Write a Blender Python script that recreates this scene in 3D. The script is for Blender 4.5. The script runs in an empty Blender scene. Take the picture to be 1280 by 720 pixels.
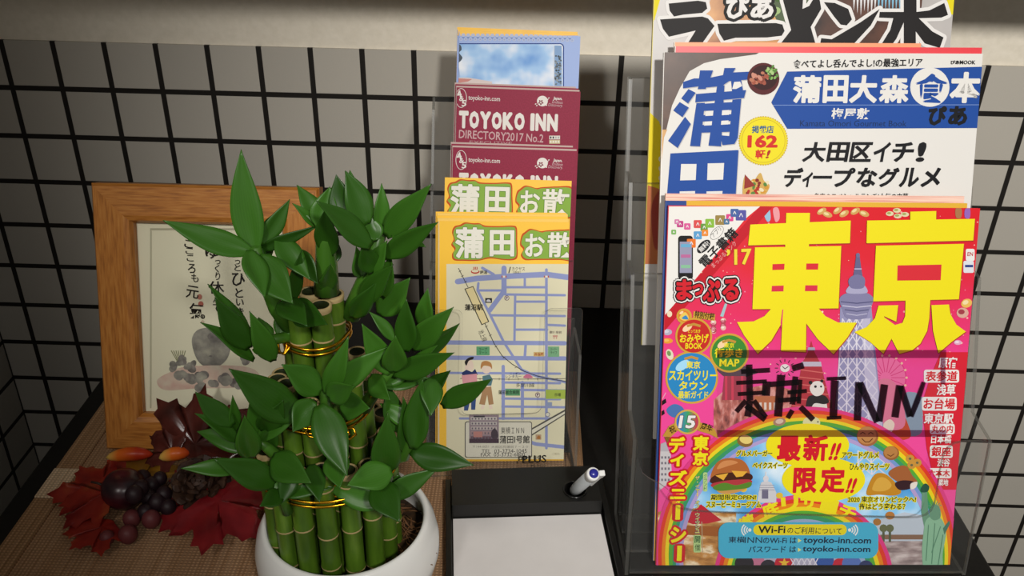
import bpy, bmesh, math, random
from mathutils import Vector, Matrix
random.seed(7)
sc = bpy.context.scene
COL = sc.collection
rad = math.radians

# ------------------------------------------------------------ camera, world, light, exposure
F = 1119.15                                   # focal length in pixels of the 1280x720 frame
CP = Vector((0.0, -0.86136, 0.49525))
CR = ((0.99950971, 0.02408580, 0.02000545), (0.02914219, -0.48200379, -0.87568435), (-0.01144886, 0.87583801, -0.48246938))
cd = bpy.data.cameras.new('camera'); cam = bpy.data.objects.new('camera', cd); COL.objects.link(cam)
cd.sensor_width = 36.0; cd.lens = F / 1280 * 36.0; cd.clip_start = 0.01
r0, r1, r2 = [Vector(v) for v in CR]
cam.matrix_world = Matrix(((r0.x, -r1.x, -r2.x, CP.x), (r0.y, -r1.y, -r2.y, CP.y), (r0.z, -r1.z, -r2.z, CP.z), (0, 0, 0, 1)))
sc.camera = cam
sc.view_settings.view_transform = 'Standard'; sc.view_settings.look = 'None'
sc.view_settings.gamma = 1.0; sc.view_settings.use_curve_mapping = False
sc.view_settings.exposure = 0.16
world = bpy.data.worlds.new('world'); sc.world = world; world.use_nodes = True
world.node_tree.nodes['Background'].inputs[0].default_value = (1.0, 0.96, 0.90, 1)
world.node_tree.nodes['Background'].inputs[1].default_value = 0.16
def spot(name, loc, target, radius, power, color, angle, blend):
    l = bpy.data.lights.new(name, 'SPOT'); l.shadow_soft_size = radius; l.energy = power; l.color = color; l.spot_size = rad(angle); l.spot_blend = blend
    o = bpy.data.objects.new(name, l); COL.objects.link(o); o.location = loc
    o.rotation_euler = (Vector(target) - Vector(loc)).to_track_quat('-Z', 'Y').to_euler(); return o
spot('ceiling_downlight', (0.36, -1.55, 1.12), (0.41, -0.05, 0.02), 0.055, 92.0, (1.0, 0.965, 0.91), 54, 1.0)
spot('ceiling_downlight', (-0.42, -1.30, 0.99), (-0.10, -0.12, 0.20), 0.07, 21.0, (1.0, 0.965, 0.91), 36, 1.0)

# ------------------------------------------------------------ pixel -> place helpers
def ray(x, y):
    a, b = (x - 640) / F, (y - 360) / F
    return r0 * a + r1 * b + r2
def at_z(x, y, z=0.0):
    d = ray(x, y); return CP + d * ((z - CP.z) / d.z)
def at_y(x, y, Y):
    d = ray(x, y); return CP + d * ((Y - CP.y) / d.y)
class Plane:                                  # a leaning sheet: origin, lean back, yaw about Z, roll in the sheet
    def __init__(s, o, lean, yaw=0, roll=0):
        s.o = Vector(o); t, y, k = rad(lean), rad(yaw), rad(roll)
        u = Vector((math.cos(y), math.sin(y), 0)); s.b = Vector((-math.sin(y), math.cos(y), 0))
        v = s.b * math.sin(t) + Vector((0, 0, math.cos(t)))
        s.u = u * math.cos(k) + v * math.sin(k); s.v = v * math.cos(k) - u * math.sin(k)
        s.n = s.u.cross(s.v)
    def off(s, dy):
        q = Plane((0, 0, 0), 0); q.__dict__.update(s.__dict__); q.o = s.o + s.b * dy; return q
    def at(s, u, v, w=0): return s.o + s.u * u + s.v * v + s.n * w
    def moved(s, u, v):
        q = s.off(0); q.o = s.at(u, v); return q
    def loc(s, x, y):
        d = ray(x, y); t = (s.o - CP).dot(s.n) / d.dot(s.n); p = CP + d * t - s.o
        return p.dot(s.u), p.dot(s.v)
    def matrix(s):
        m = Matrix.Identity(4)
        for i, a in enumerate((s.u, s.v, s.n)): m.col[i] = (a.x, a.y, a.z, 0)
        m.col[3] = (s.o.x, s.o.y, s.o.z, 1); return m

# ------------------------------------------------------------ materials
def lin(c): return tuple((x / 12.92 if x <= 0.04045 else ((x + 0.055) / 1.055) ** 2.4) for x in c)
def hexc(h): return lin(tuple(int(h[i:i + 2], 16) / 255 for i in (0, 2, 4)))
_M = {}
def newmat(name):
    m = bpy.data.materials.new(name); m.use_nodes = True; return m, m.node_tree.nodes, m.node_tree.links, m.node_tree.nodes['Principled BSDF']
def M(h, rough=0.45, metal=0.0, spec=0.4, name=None):
    k = (h, rough, metal, spec)
    if k not in _M:
        m, n, l, p = newmat(name or 'paint_' + h)
        p.inputs['Base Color'].default_value = (*hexc(h), 1); p.inputs['Roughness'].default_value = rough
        p.inputs['Metallic'].default_value = metal; p.inputs['Specular IOR Level'].default_value = spec; _M[k] = m
    return _M[k]
def ink(h):                                   # printed colour: paper white reflects about four fifths
    k = ('ink', h)
    if k not in _M:
        m, n, l, p = newmat('ink_' + h); p.inputs['Base Color'].default_value = (*[c * 0.80 for c in hexc(h)], 1)
        p.inputs['Roughness'].default_value = 0.5; p.inputs['Specular IOR Level'].default_value = 0.14; _M[k] = m
    return _M[k]
def ramp_mat(name, stops, kind='noise', scale=30.0, rough=0.5, stretch=(1, 1, 1), bump=0.0, axis=1, rng=(0, 1), detail=4.0, coord='Object', metal=0, spec=.22, mixn=0.0):
    m, n, l, p = newmat(name)
    tc = n.new('ShaderNodeTexCoord'); mp = n.new('ShaderNodeMapping'); mp.inputs['Scale'].default_value = stretch
    l.new(tc.outputs[coord], mp.inputs[0]); cr = n.new('ShaderNodeValToRGB')
    e = cr.color_ramp.elements
    while len(e) < len(stops): e.new(0.5)
    for i, (pos, h) in enumerate(stops): e[i].position = pos; e[i].color = (*hexc(h), 1)
    nz = n.new('ShaderNodeTexNoise'); nz.inputs['Scale'].default_value = scale; nz.inputs['Detail'].default_value = detail
    l.new(mp.outputs[0], nz.inputs['Vector'])
    if kind == 'noise': l.new(nz.outputs[0], cr.inputs[0])
    else:                                     # a printed gradient along one local axis, broken up by noise
        sx = n.new('ShaderNodeSeparateXYZ'); l.new(tc.outputs[coord], sx.inputs[0])
        mr = n.new('ShaderNodeMapRange'); mr.inputs['From Min'].default_value = rng[0]; mr.inputs['From Max'].default_value = rng[1]
        ma = n.new('ShaderNodeMath'); ma.operation = 'MULTIPLY_ADD'; l.new(nz.outputs[0], ma.inputs[0]); ma.inputs[1].default_value = mixn
        l.new(sx.outputs[axis], mr.inputs[0]); l.new(mr.outputs[0], ma.inputs[2]); l.new(ma.outputs[0], cr.inputs[0])
    l.new(cr.outputs[0], p.inputs['Base Color']); p.inputs['Roughness'].default_value = rough; p.inputs['Metallic'].default_value = metal
    p.inputs['Specular IOR Level'].default_value = spec
    if bump:
        b = n.new('ShaderNodeBump'); b.inputs['Strength'].default_value = bump; b.inputs['Distance'].default_value = 0.001
        l.new(nz.outputs[0], b.inputs['Height']); l.new(b.outputs[0], p.inputs['Normal'])
    return m
def clear_mat(name, tint, haze=0.05, rough=0.08, ior=1.49, hazecol='b8b8b4'):
    m, n, l, p = newmat(name); n.remove(p); out = n['Material Output']
    t = n.new('ShaderNodeBsdfTransparent'); t.inputs[0].default_value = (*tint, 1)
    d = n.new('ShaderNodeBsdfDiffuse'); d.inputs[0].default_value = (*hexc(hazecol), 1)
    g = n.new('ShaderNodeBsdfGlossy'); g.inputs['Roughness'].default_value = rough
    lw = n.new('ShaderNodeLayerWeight'); pw = n.new('ShaderNodeMath'); pw.operation = 'POWER'; pw.inputs[1].default_value = 5.0; l.new(lw.outputs['Facing'], pw.inputs[0])
    f0 = ((ior - 1) / (ior + 1)) ** 2; fr = n.new('ShaderNodeMath'); fr.operation = 'MULTIPLY_ADD'; fr.inputs[1].default_value = 0.35; fr.inputs[2].default_value = f0; l.new(pw.outputs[0], fr.inputs[0])
    a = n.new('ShaderNodeMixShader'); a.inputs[0].default_value = haze; b = n.new('ShaderNodeMixShader')
    l.new(t.outputs[0], a.inputs[1]); l.new(d.outputs[0], a.inputs[2]); l.new(fr.outputs[0], b.inputs[0])
    l.new(a.outputs[0], b.inputs[1]); l.new(g.outputs[0], b.inputs[2]); l.new(b.outputs[0], out.inputs[0]); return m
ACRYL = clear_mat('clear_acrylic', (0.99, 0.99, 0.988), 0.012, 0.08, 1.36)
ACRYL_EDGE = clear_mat('acrylic_edge', (0.62, 0.62, 0.60), 0.16, 0.4, hazecol='96948e')
PANE = clear_mat('glass_pane', (0.97, 0.98, 0.97), 0.0, 0.03, 1.3)
TAPE = clear_mat('clear_film', (0.95, 0.93, 0.95), 0.02, 0.12, 1.2)
TAPE_EDGE = clear_mat('film_edge', (0.60, 0.46, 0.56), 0.05, 0.2, 1.2, '50404c')
MARKER = clear_mat('marker_ink', (0.24, 0.16, 0.21), 0.25, 0.3, 1.3, '0c080c')

def tile_mat(name, ux, off_u, plastercol=None):
    m, n, l, p = newmat(name); g = n.new('ShaderNodeNewGeometry'); sx = n.new('ShaderNodeSeparateXYZ'); l.new(g.outputs['Position'], sx.inputs[0])
    def mth(op, a, b=None, c=None):
        k = n.new('ShaderNodeMath'); k.operation = op
        for i, v in enumerate((a, b, c)):
            if v is None: continue
            if isinstance(v, (int, float)): k.inputs[i].default_value = v
            else: l.new(v, k.inputs[i])
        return k.outputs[0]
    def lines(s, off):
        t = mth('MULTIPLY_ADD', s, 20.0, off); f = mth('FRACT', t)
        return mth('MINIMUM', f, mth('SUBTRACT', 1.0, f)), mth('FLOOR', t)
    du, iu = lines(sx.outputs[ux], off_u); dv, iv = lines(sx.outputs[2], -5.6185 + 40)
    dm = mth('MINIMUM', du, dv)
    mask = n.new('ShaderNodeMapRange'); mask.interpolation_type = 'SMOOTHSTEP'
    mask.inputs['From Min'].default_value = 0.047; mask.inputs['From Max'].default_value = 0.058; l.new(dm, mask.inputs[0])
    cb = n.new('ShaderNodeCombineXYZ'); l.new(iu, cb.inputs[0]); l.new(iv, cb.inputs[1])
    wn = n.new('ShaderNodeTexWhiteNoise'); wn.noise_dimensions = '2D'; l.new(cb.outputs[0], wn.inputs[0])
    hs = n.new('ShaderNodeHueSaturation'); hs.inputs['Color'].default_value = (*hexc('b4afa5'), 1)
    l.new(mth('MULTIPLY_ADD', wn.outputs[0], 0.09, 0.955), hs.inputs['Value'])
    nz = n.new('ShaderNodeTexNoise'); nz.inputs['Scale'].default_value = 900.0; l.new(g.outputs['Position'], nz.inputs['Vector'])
    gr = n.new('ShaderNodeMixRGB'); gr.inputs[1].default_value = (*hexc('1d1a17'), 1); l.new(mask.outputs[0], gr.inputs[0]); l.new(hs.outputs[0], gr.inputs[2])
    l.new(gr.outputs[0], p.inputs['Base Color']); p.inputs['Roughness'].default_value = 0.55; p.inputs['Specular IOR Level'].default_value = 0.25
    bp = n.new('ShaderNodeBump'); bp.inputs['Strength'].default_value = 0.35; bp.inputs['Distance'].default_value = 0.002
    l.new(mth('MULTIPLY_ADD', nz.outputs[0], 0.12, mask.outputs[0]), bp.inputs['Height']); l.new(bp.outputs[0], p.inputs['Normal']); return m

# ------------------------------------------------------------ mesh helpers
def obj(name, bm, mats, parent=None, smooth=False, label=None):
    me = bpy.data.meshes.new(name)
    if isinstance(bm, bmesh.types.BMesh):
        bm.to_mesh(me); bm.free()
    else: me.from_pydata(*bm)
    for m in (mats if isinstance(mats, (list, tuple)) else [mats]): me.materials.append(m)
    if smooth:
        for p in me.polygons: p.use_smooth = True
    o = bpy.data.objects.new(name, me); COL.objects.link(o)
    if parent: o.parent = parent
    if label: o['label'] = label
    return o
def tag(o, label, cat, group=None):
    o['label'] = label; o['category'] = cat
    if group: o['group'] = group
    return o
def thing(name, label, cat, mat=None, group=None):
    o = bpy.data.objects.new(name, None); COL.objects.link(o); o.empty_display_size = 0.02
    if mat is not None:
        o.location = mat.to_translation(); o.rotation_euler = mat.to_euler()
    return tag(o, label, cat, group)
def structure(name, bm, mats):
    o = obj(name, bm, mats); o['kind'] = 'structure'; return o
def box(bm, x0, x1, y0, y1, z0, z1, mi=0, bev=0.0, seg=2):
    vs = [bm.verts.new((x, y, z)) for z in (z0, z1) for y in (y0, y1) for x in (x0, x1)]
    fs = [bm.faces.new([vs[i] for i in q]) for q in ((0, 2, 3, 1), (4, 5, 7, 6), (0, 1, 5, 4), (1, 3, 7, 5), (3, 2, 6, 7), (2, 0, 4, 6))]
    for f in fs: f.material_index = mi
    if bev:
        es = list({e for f in fs for e in f.edges})
        r = bmesh.ops.bevel(bm, geom=es, offset=bev, segments=seg, profile=0.5, affect='EDGES')
        for f in r['faces']: f.material_index = mi
    return vs
def prism(bm, pts, d, mi=0, side_mi=None):    # polygon (list of 3-vectors) pushed along vector d
    d = Vector(d); a = [bm.verts.new(Vector(p)) for p in pts]; b = [bm.verts.new(Vector(p) + d) for p in pts]; n = len(a)
    f1 = bm.faces.new(a); f2 = bm.faces.new(b[::-1]); f1.material_index = f2.material_index = mi
    for i in range(n):
        f = bm.faces.new((a[i], b[i], b[(i + 1) % n], a[(i + 1) % n])); f.material_index = mi if side_mi is None else side_mi
    bmesh.ops.recalc_face_normals(bm, faces=bm.faces[:])
def tube(bm, pts, rads, n=10, mi=0, closed=False):
    pts = [Vector(p) for p in pts]; k = len(pts)
    if not isinstance(rads, (list, tuple)): rads = [rads] * k
    rings = []; prev = None
    for i, p in enumerate(pts):
        if closed: t = pts[(i + 1) % k] - pts[i - 1]
        else: t = pts[min(i + 1, k - 1)] - pts[max(i - 1, 0)]
        t.normalize()
        if prev is None: prev = t.orthogonal().normalized()
        u = (prev - t * prev.dot(t)).normalized(); prev = u; w = t.cross(u)
        rings.append([bm.verts.new(p + (u * math.cos(a) + w * math.sin(a)) * rads[i]) for a in [2 * math.pi * j / n for j in range(n)]])
    m = k if closed else k - 1
    for i in range(m):
        A, B = rings[i], rings[(i + 1) % k]
        for j in range(n):
            f = bm.faces.new((A[j], A[(j + 1) % n], B[(j + 1) % n], B[j])); f.material_index = mi; f.smooth = True
    if not closed:
        f = bm.faces.new(rings[0][::-1]); f.material_index = mi; f = bm.faces.new(rings[-1]); f.material_index = mi
    return rings
def lathe(bm, prof, n=48, c=(0, 0, 0), mis=None, cap=True):
    c = Vector(c); rings = []
    for r, z in prof: rings.append([bm.verts.new(c + Vector((r * math.cos(2 * math.pi * j / n), r * math.sin(2 * math.pi * j / n), z))) for j in range(n)])
    for i in range(len(rings) - 1):
        for j in range(n):
            f = bm.faces.new((rings[i][j], rings[i][(j + 1) % n], rings[i + 1][(j + 1) % n], rings[i + 1][j])); f.smooth = True
            if mis: f.material_index = mis[i]
    if cap:
        f = bm.faces.new(rings[0][::-1]); f.material_index = mis[0] if mis else 0
        f = bm.faces.new(rings[-1]); f.material_index = mis[-1] if mis else 0
def ball(bm, c, r, sx=1, sy=1, sz=1, mi=0, u=14, v=9):
    res = bmesh.ops.create_uvsphere(bm, u_segments=u, v_segments=v, radius=r, matrix=Matrix.Translation(c) @ Matrix.Diagonal((sx, sy, sz, 1)))
    for vv in res['verts']:
        for f in vv.link_faces: f.material_index = mi; f.smooth = True

# ------------------------------------------------------------ printed matter: ink layers in the plane of a sheet
_G = {}
def glyphs(s, bold):
    k = (s, bold)
    if k not in _G:
        c = bpy.data.curves.new('t', 'FONT'); c.body = s; c.offset = bold; c.resolution_u = 2
        o = bpy.data.objects.new('t', c); COL.objects.link(o); dg = bpy.context.evaluated_depsgraph_get()
        me = bpy.data.meshes.new_from_object(o.evaluated_get(dg))
        _G[k] = ([(v.co.x, v.co.y) for v in me.vertices], [tuple(p.vertices) for p in me.polygons])
        bpy.data.objects.remove(o); bpy.data.curves.remove(c); bpy.data.meshes.remove(me)
    return _G[k]
class Print:
    LAY = 0.00008; k = 0
    def __init__(s, plane, w, h, z=0.0):
        s.p, s.w, s.h, s.z0 = plane, w, h, z; s.V, s.Fc, s.mi, s.mats = [], [], [], []
    def _m(s, m):
        if isinstance(m, str): m = ink(m)
        if m not in s.mats: s.mats.append(m)
        return s.mats.index(m)
    def face(s, uv, m, lay):
        a = sum(uv[i - 1][0] * uv[i][1] - uv[i][0] * uv[i - 1][1] for i in range(len(uv)))
        if a < 0: uv = uv[::-1]
        b = len(s.V); z = s._z(lay); s.V += [(u, v, z) for u, v in uv]; s.Fc.append(tuple(range(b, b + len(uv)))); s.mi.append(s._m(m))
    def _z(s, lay):
        s.k = (s.k + 1) % 50; return s.z0 + lay * s.LAY + s.k * 1.0e-6   # no two faces exactly coplanar
    def L(s, pts): return [s.p.loc(*q) for q in pts]
    def poly(s, pts, m, lay): s.face(s.L(pts), m, lay)
    def zp(s, org, k, pts, m, lay): s.poly([(org[0] + k * x, org[1] + k * y) for x, y in pts], m, lay)
    def sm(s, pts, m, lay, sub=5):
        s.poly(smooth(pts, sub), m, lay)
    def ell(s, cx, cy, rx, ry, m, lay, n=26, rot=0, a0=0, a1=360):
        c, q = math.cos(rad(rot)), math.sin(rad(rot)); pts = []
        full = a1 - a0 >= 360
        for i in range(n + (0 if full else 1)):
            a = rad(a0 + (a1 - a0) * i / n); x, y = rx * math.cos(a), ry * math.sin(a); pts.append((cx + c * x - q * y, cy + q * x + c * y))
        s.poly(pts, m, lay)
    def arc(s, cx, cy, rx, ry, th, m, lay, a0, a1, n=40):
        for i in range(n):
            q = []
            for a, k in ((i, 0), (i + 1, 0), (i + 1, th), (i, th)):
                t = rad(a0 + (a1 - a0) * a / n); q.append((cx + (rx - k) * math.cos(t), cy - (ry - k) * math.sin(t)))
            s.poly(q, m, lay)
    def rect(s, x0, y0, x1, y1, m, lay): s.poly([(x0, y0), (x1, y0), (x1, y1), (x0, y1)], m, lay)
    def rrect(s, x0, y0, x1, y1, r, m, lay, n=5):
        pts = []
        for cx, cy, a in ((x1 - r, y0 + r, -90), (x1 - r, y1 - r, 0), (x0 + r, y1 - r, 90), (x0 + r, y0 + r, 180)):
            pts += [(cx + r * math.cos(rad(a + 90 * i / n)), cy + r * math.sin(rad(a + 90 * i / n))) for i in range(n + 1)]
        s.poly(pts, m, lay)
    def stroke(s, pts, w, m, lay, caps=True):
        ws = w if isinstance(w, (list, tuple)) else [w] * len(pts)
        for i in range(len(pts) - 1):
            (x0, y0), (x1, y1) = pts[i], pts[i + 1]; d = math.hypot(x1 - x0, y1 - y0) or 1; nx, ny = -(y1 - y0) / d / 2, (x1 - x0) / d / 2
            a, b = ws[i], ws[i + 1]
            s.poly([(x0 + nx * a, y0 + ny * a), (x1 + nx * b, y1 + ny * b), (x1 - nx * b, y1 - ny * b), (x0 - nx * a, y0 - ny * a)], m, lay)
        if caps:
            for (x, y), a in zip(pts, ws): s.ell(x, y, a / 2, a / 2, m, lay, 10)
    def text(s, t, x0, y0, x1, y1, m, lay, bold=0.02, out=(), rot=0, shear=0.0):
        V, Fc = glyphs(t, min(bold, 0.012))
        if not V: return
        ex = max(0.0, bold - 0.012) * .8
        gx0, gx1 = min(v[0] for v in V) - ex, max(v[0] for v in V) + ex; gy0, gy1 = min(v[1] for v in V) - ex, max(v[1] for v in V) + ex
        cx, cy = (x0 + x1) / 2, (y0 + y1) / 2; C = s.p.loc(cx, cy)
        A, B = s.p.loc(cx - 5, cy), s.p.loc(cx + 5, cy); px = math.hypot(B[0] - A[0], B[1] - A[1]) / 10
        A, B = s.p.loc(cx, cy - 5), s.p.loc(cx, cy + 5); py = math.hypot(B[0] - A[0], B[1] - A[1]) / 10
        kx, ky = (x1 - x0) * px / max(gx1 - gx0, 1e-4), (y1 - y0) * py / max(gy1 - gy0, 1e-4)
        mx, my = (gx0 + gx1) / 2, (gy0 + gy1) / 2; c, q = math.cos(rad(rot)), math.sin(rad(rot))
        V, Fc = glyphs(t, min(bold, 0.012))
        def put(amt, m, lay):
            mi = s._m(m); n = 1 if amt < 0.004 else 4 if amt < 0.02 else 8 if amt < 0.09 else 14
            sh = [(0.0, 0.0)] + ([] if n == 1 else [(amt * math.cos(2 * math.pi * (i + .5) / n), amt * math.sin(2 * math.pi * (i + .5) / n)) for i in range(n)])
            for dx, dy in sh:
                b = len(s.V); z = s._z(lay)
                for x, y in V:
                    x, y = (x - mx + dx) * kx, (y - my + dy) * ky; x += shear * y
                    s.V.append((C[0] + c * x - q * y, C[1] + q * x + c * y, z))
                for f in Fc: s.Fc.append(tuple(i + b for i in f)); s.mi.append(mi)
        extra = max(0.0, bold - 0.012) * .8; put(extra, m, lay)
        for i, (om, amt) in enumerate(out): put(extra + amt, om, lay - 0.35 * (i + 1))
    def vtext(s, chars, m, lay, bold=0.02, out=()):
        for ch, cx, cy, w, h in chars:
            if ch in 'ー―': s.text('l' if False else 'ー', cx - h / 2, cy - w / 2, cx + h / 2, cy + w / 2, m, lay, bold, out, rot=-90)
            else: s.text(ch, cx - w / 2, cy - h / 2, cx + w / 2, cy + h / 2, m, lay, bold, out)
    def build(s, name, parent, clip=True, label=None):
        me = bpy.data.meshes.new(name); me.from_pydata(s.V, [], s.Fc)
        for m in s.mats: me.materials.append(m)
        me.polygons.foreach_set('material_index', s.mi)
        if clip:
            bm = bmesh.new(); bm.from_mesh(me)
            for co, no in (((0, 0, 0), (-1, 0, 0)), ((s.w, 0, 0), (1, 0, 0)), ((0, 0, 0), (0, -1, 0)), ((0, s.h, 0), (0, 1, 0))):
                bmesh.ops.bisect_plane(bm, geom=bm.verts[:] + bm.edges[:] + bm.faces[:], plane_co=co, plane_no=no, clear_outer=True)
            bm.to_mesh(me); bm.free()
        o = bpy.data.objects.new(name, me); COL.objects.link(o); o.parent = parent
        if label: o['label'] = label
        return o
def smooth(pts, sub=5):
    out = []; n = len(pts)
    for i in range(n):
        p0, p1, p2, p3 = [pts[(i + k) % n] for k in (-1, 0, 1, 2)]
        for j in range(sub):
            t = j / sub
            out.append(tuple(0.5 * (2 * p1[a] + (p2[a] - p0[a]) * t + (2 * p0[a] - 5 * p1[a] + 4 * p2[a] - p3[a]) * t * t + (3 * p1[a] - p0[a] - 3 * p2[a] + p3[a]) * t ** 3) for a in (0, 1)))
    return out

# ------------------------------------------------------------ room
TOP = 0.2778
PLASTER = ramp_mat('plaster', [(0.3, 'dfd7c6'), (0.7, 'e8e0d0')], scale=160, rough=0.8, bump=0.25, spec=.2)
TILE_X = tile_mat('grey_mosaic_tile', 0, 10.2211 + 40); TILE_Y = tile_mat('grey_mosaic_tile_side', 1, 40.0)
bm = bmesh.new(); box(bm, -0.66, 2.2, 0.003, 0.08, -0.75, 2.0); structure('wall_back', bm, PLASTER)
bm = bmesh.new(); box(bm, -0.60, 2.2, 0.0, 0.0035, -0.75, TOP); structure('trim_1', bm, TILE_X)
bm = bmesh.new(); box(bm, -0.66, -0.597, -1.3, 0.003, -0.75, TOP); structure('wall_left', bm, TILE_Y)
bm = bmesh.new(); box(bm, -0.66, -0.599, -1.3, 0.003, TOP, 2.0); structure('trim_3', bm, PLASTER)
bm = bmesh.new(); box(bm, -0.66, 2.2, -1.3, 0.08, -0.80, -0.75); structure('floor', bm, M('6b5a4a', 0.6))
bm = bmesh.new(); box(bm, -0.66, 2.2, -0.20, 0.003, 0.415, 0.45, 0, 0.002); structure('trim_2', bm, M('b9b2a2', 0.7))

# counter
t = thing('counter', 'black counter standing against the grey tiled wall', 'counter', Matrix.Translation((-0.022, -0.25, -0.75)))
BLACK = ramp_mat('black_laminate', [(0.3, '141312'), (0.7, '1a1917')], scale=300, rough=0.38, bump=0.05)
def cz(x0, x1, y0, y1, z0, z1, bev, name):
    b = bmesh.new(); box(b, x0 + 0.022, x1 + 0.022, y0 + 0.25, y1 + 0.25, z0 + 0.75, z1 + 0.75, 0, bev); return obj(name, b, BLACK, t)
cz(-0.3985, 0.354, -0.52, -0.001, -0.03, 0.0, 0.0015, 'counter_top')
for x0 in (-0.39, 0.327): cz(x0, x0 + 0.018, -0.50, -0.006, -0.75, -0.0302, 0.001, 'side_panel')
cz(-0.372, 0.327, -0.03, -0.012, -0.748, -0.0302, 0.001, 'back_panel')

# woven table runner
MATH = 0.003
def weave(name, a, b, c, rot):
    m, n, l, p = newmat(name); tc = n.new('ShaderNodeTexCoord'); mp = n.new('ShaderNodeMapping'); mp.inputs['Rotation'].default_value = (0, 0, rot)
    l.new(tc.outputs['Object'], mp.inputs[0])
    w1 = n.new('ShaderNodeTexWave'); w1.inputs['Scale'].default_value = 110; w1.inputs['Distortion'].default_value = 0.6; l.new(mp.outputs[0], w1.inputs[0])
    w2 = n.new('ShaderNodeTexWave'); w2.bands_direction = 'Y'; w2.inputs['Scale'].default_value = 120; l.new(mp.outputs[0], w2.inputs[0])
    ns = n.new('ShaderNodeMapping'); ns.inputs['Scale'].default_value = (420, 3, 1); l.new(mp.outputs[0], ns.inputs[0])
    nz = n.new('ShaderNodeTexNoise'); nz.inputs['Scale'].default_value = 1.0; l.new(ns.outputs[0], nz.inputs['Vector'])
    cr = n.new('ShaderNodeValToRGB'); e = cr.color_ramp.elements; e.new(0.5)
    for i, (q, h) in enumerate(((0.36, a), (0.5, b), (0.64, c))): e[i].position = q; e[i].color = (*hexc(h), 1)
    l.new(nz.outputs[0], cr.inputs[0])
    mu = n.new('ShaderNodeMath'); mu.operation = 'MULTIPLY'; l.new(w1.outputs[1], mu.inputs[0]); l.new(w2.outputs[1], mu.inputs[1])
    mx = n.new('ShaderNodeMixRGB'); mx.blend_type = 'MULTIPLY'; mx.inputs[0].default_value = 0.85
    mr = n.new('ShaderNodeMapRange'); mr.inputs['To Min'].default_value = 0.6; mr.inputs['To Max'].default_value = 1.25; l.new(mu.outputs[0], mr.inputs[0])
    l.new(cr.outputs[0], mx.inputs[1]); l.new(mr.outputs[0], mx.inputs[2]); l.new(mx.outputs[0], p.inputs['Base Color'])
    p.inputs['Roughness'].default_value = 0.75; p.inputs['Specular IOR Level'].default_value = 0.2
    bp = n.new('ShaderNodeBump'); bp.inputs['Strength'].default_value = 0.5; bp.inputs['Distance'].default_value = 0.001; l.new(mu.outputs[0], bp.inputs['Height']); l.new(bp.outputs[0], p.inputs['Normal'])
    return m
WEAVE = weave('woven_straw', 'a07a58', 'a98463', 'b38e6c', 0); HEM = weave('woven_hem', '96724f', 'a47f5c', 'b08a66', 0)
PALE = weave('pale_hem', 'ccae8c', 'dcc09e', 'e4caaa', 0)
t = thing('table_runner', 'brown woven straw table runner spread on the black counter', 'runner', Matrix.Translation((-0.16, -0.30, 0)))
def mt(x0, x1, y0, y1, z0, z1, m, name, label=None):
    b = bmesh.new(); box(b, x0 + .16, x1 + .16, y0 + .30, y1 + .30, z0, z1, 0, min(0.0008, (z1 - z0) / 2.2), 2); return obj(name, b, m, t, label=label)
mt(-0.365, 0.041, -0.515, -0.134, 0.0002, 0.0022, WEAVE, 'woven_sheet')
mt(-0.3785, -0.359, -0.298, -0.134, 0.0002, 0.0042, HEM, 'hem'); mt(-0.3785, -0.359, -0.515, -0.3335, 0.0002, 0.0042, HEM, 'hem')
mt(-0.379, -0.3585, -0.333, -0.2985, 0.0002, 0.0046, PALE, 'hem_patch', 'paler stretch of the woven hem')
mt(0.041, 0.0555, -0.515, -0.134, 0.0002, 0.0042, HEM, 'hem')

# ------------------------------------------------------------ picture frame
FP = Plane(at_z(132, 572, MATH), 19, 0.8).moved(0, 0.0068); FW, FH, RW = 0.1815, 0.2217, 0.031
t = thing('picture_frame', 'oak picture frame with brush lettering and ink painting, standing behind the potted bamboo', 'picture frame', FP.matrix())
def wood(name, st): return ramp_mat(name, [(0.25, '8a5220'), (0.5, 'b0702f'), (0.75, 'c08440')], scale=9, stretch=st, rough=0.38, bump=0.08, detail=6, spec=.35)
WH, WV = wood('oak_across', (6, 60, 60)), wood('oak_upright', (60, 6, 60))
def rail(corners, inward, m):
    b = bmesh.new(); (x0, y0), (x1, y1) = corners; ix, iy = inward
    L = math.hypot(x1 - x0, y1 - y0); tx, ty = (x1 - x0) / L, (y1 - y0) / L
    prof = [(0.0, -0.016), (0.0, -0.003), (0.002, 0.0), (0.025, 0.0005), (0.029, -0.001), (RW, -0.005), (RW, -0.016)]
    ends = [[b.verts.new((x0 + ix * q + tx * q, y0 + iy * q + ty * q, z)) for q, z in prof], [b.verts.new((x1 + ix * q - tx * q, y1 + iy * q - ty * q, z)) for q, z in prof]]
    n = len(prof)
    for i in range(n): b.faces.new((ends[0][i], ends[0][(i + 1) % n], ends[1][(i + 1) % n], ends[1][i]))
    b.faces.new(ends[0]); b.faces.new(ends[1][::-1]); bmesh.ops.recalc_face_normals(b, faces=b.faces[:]); obj('frame_rail', b, m, t)
rail(((0, FH), (FW, FH)), (0, -1), WH); rail(((0, 0), (FW, 0)), (0, 1), WH); rail(((0, 0), (0, FH)), (1, 0), WV); rail(((FW, 0), (FW, FH)), (-1, 0), WV)
b = bmesh.new(); box(b, 0.004, FW - 0.004, 0.004, FH - 0.004, -0.0200, -0.0165); obj('backing_board', b, M('6a4a30', 0.7), t)
b = bmesh.new()
prism(b, [(0.06, 0.150, -0.0202), (0.12, 0.150, -0.0202), (0.125, 0.0215, -0.075), (0.055, 0.0215, -0.075)], (0, -0.002, -0.001)); obj('easel_back', b, M('3a2c22', 0.7), t)
P = Print(FP.off(0), FW, FH, -0.0105); PAPER = M('f0e8cf', 0.75, 0, .2)
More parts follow.
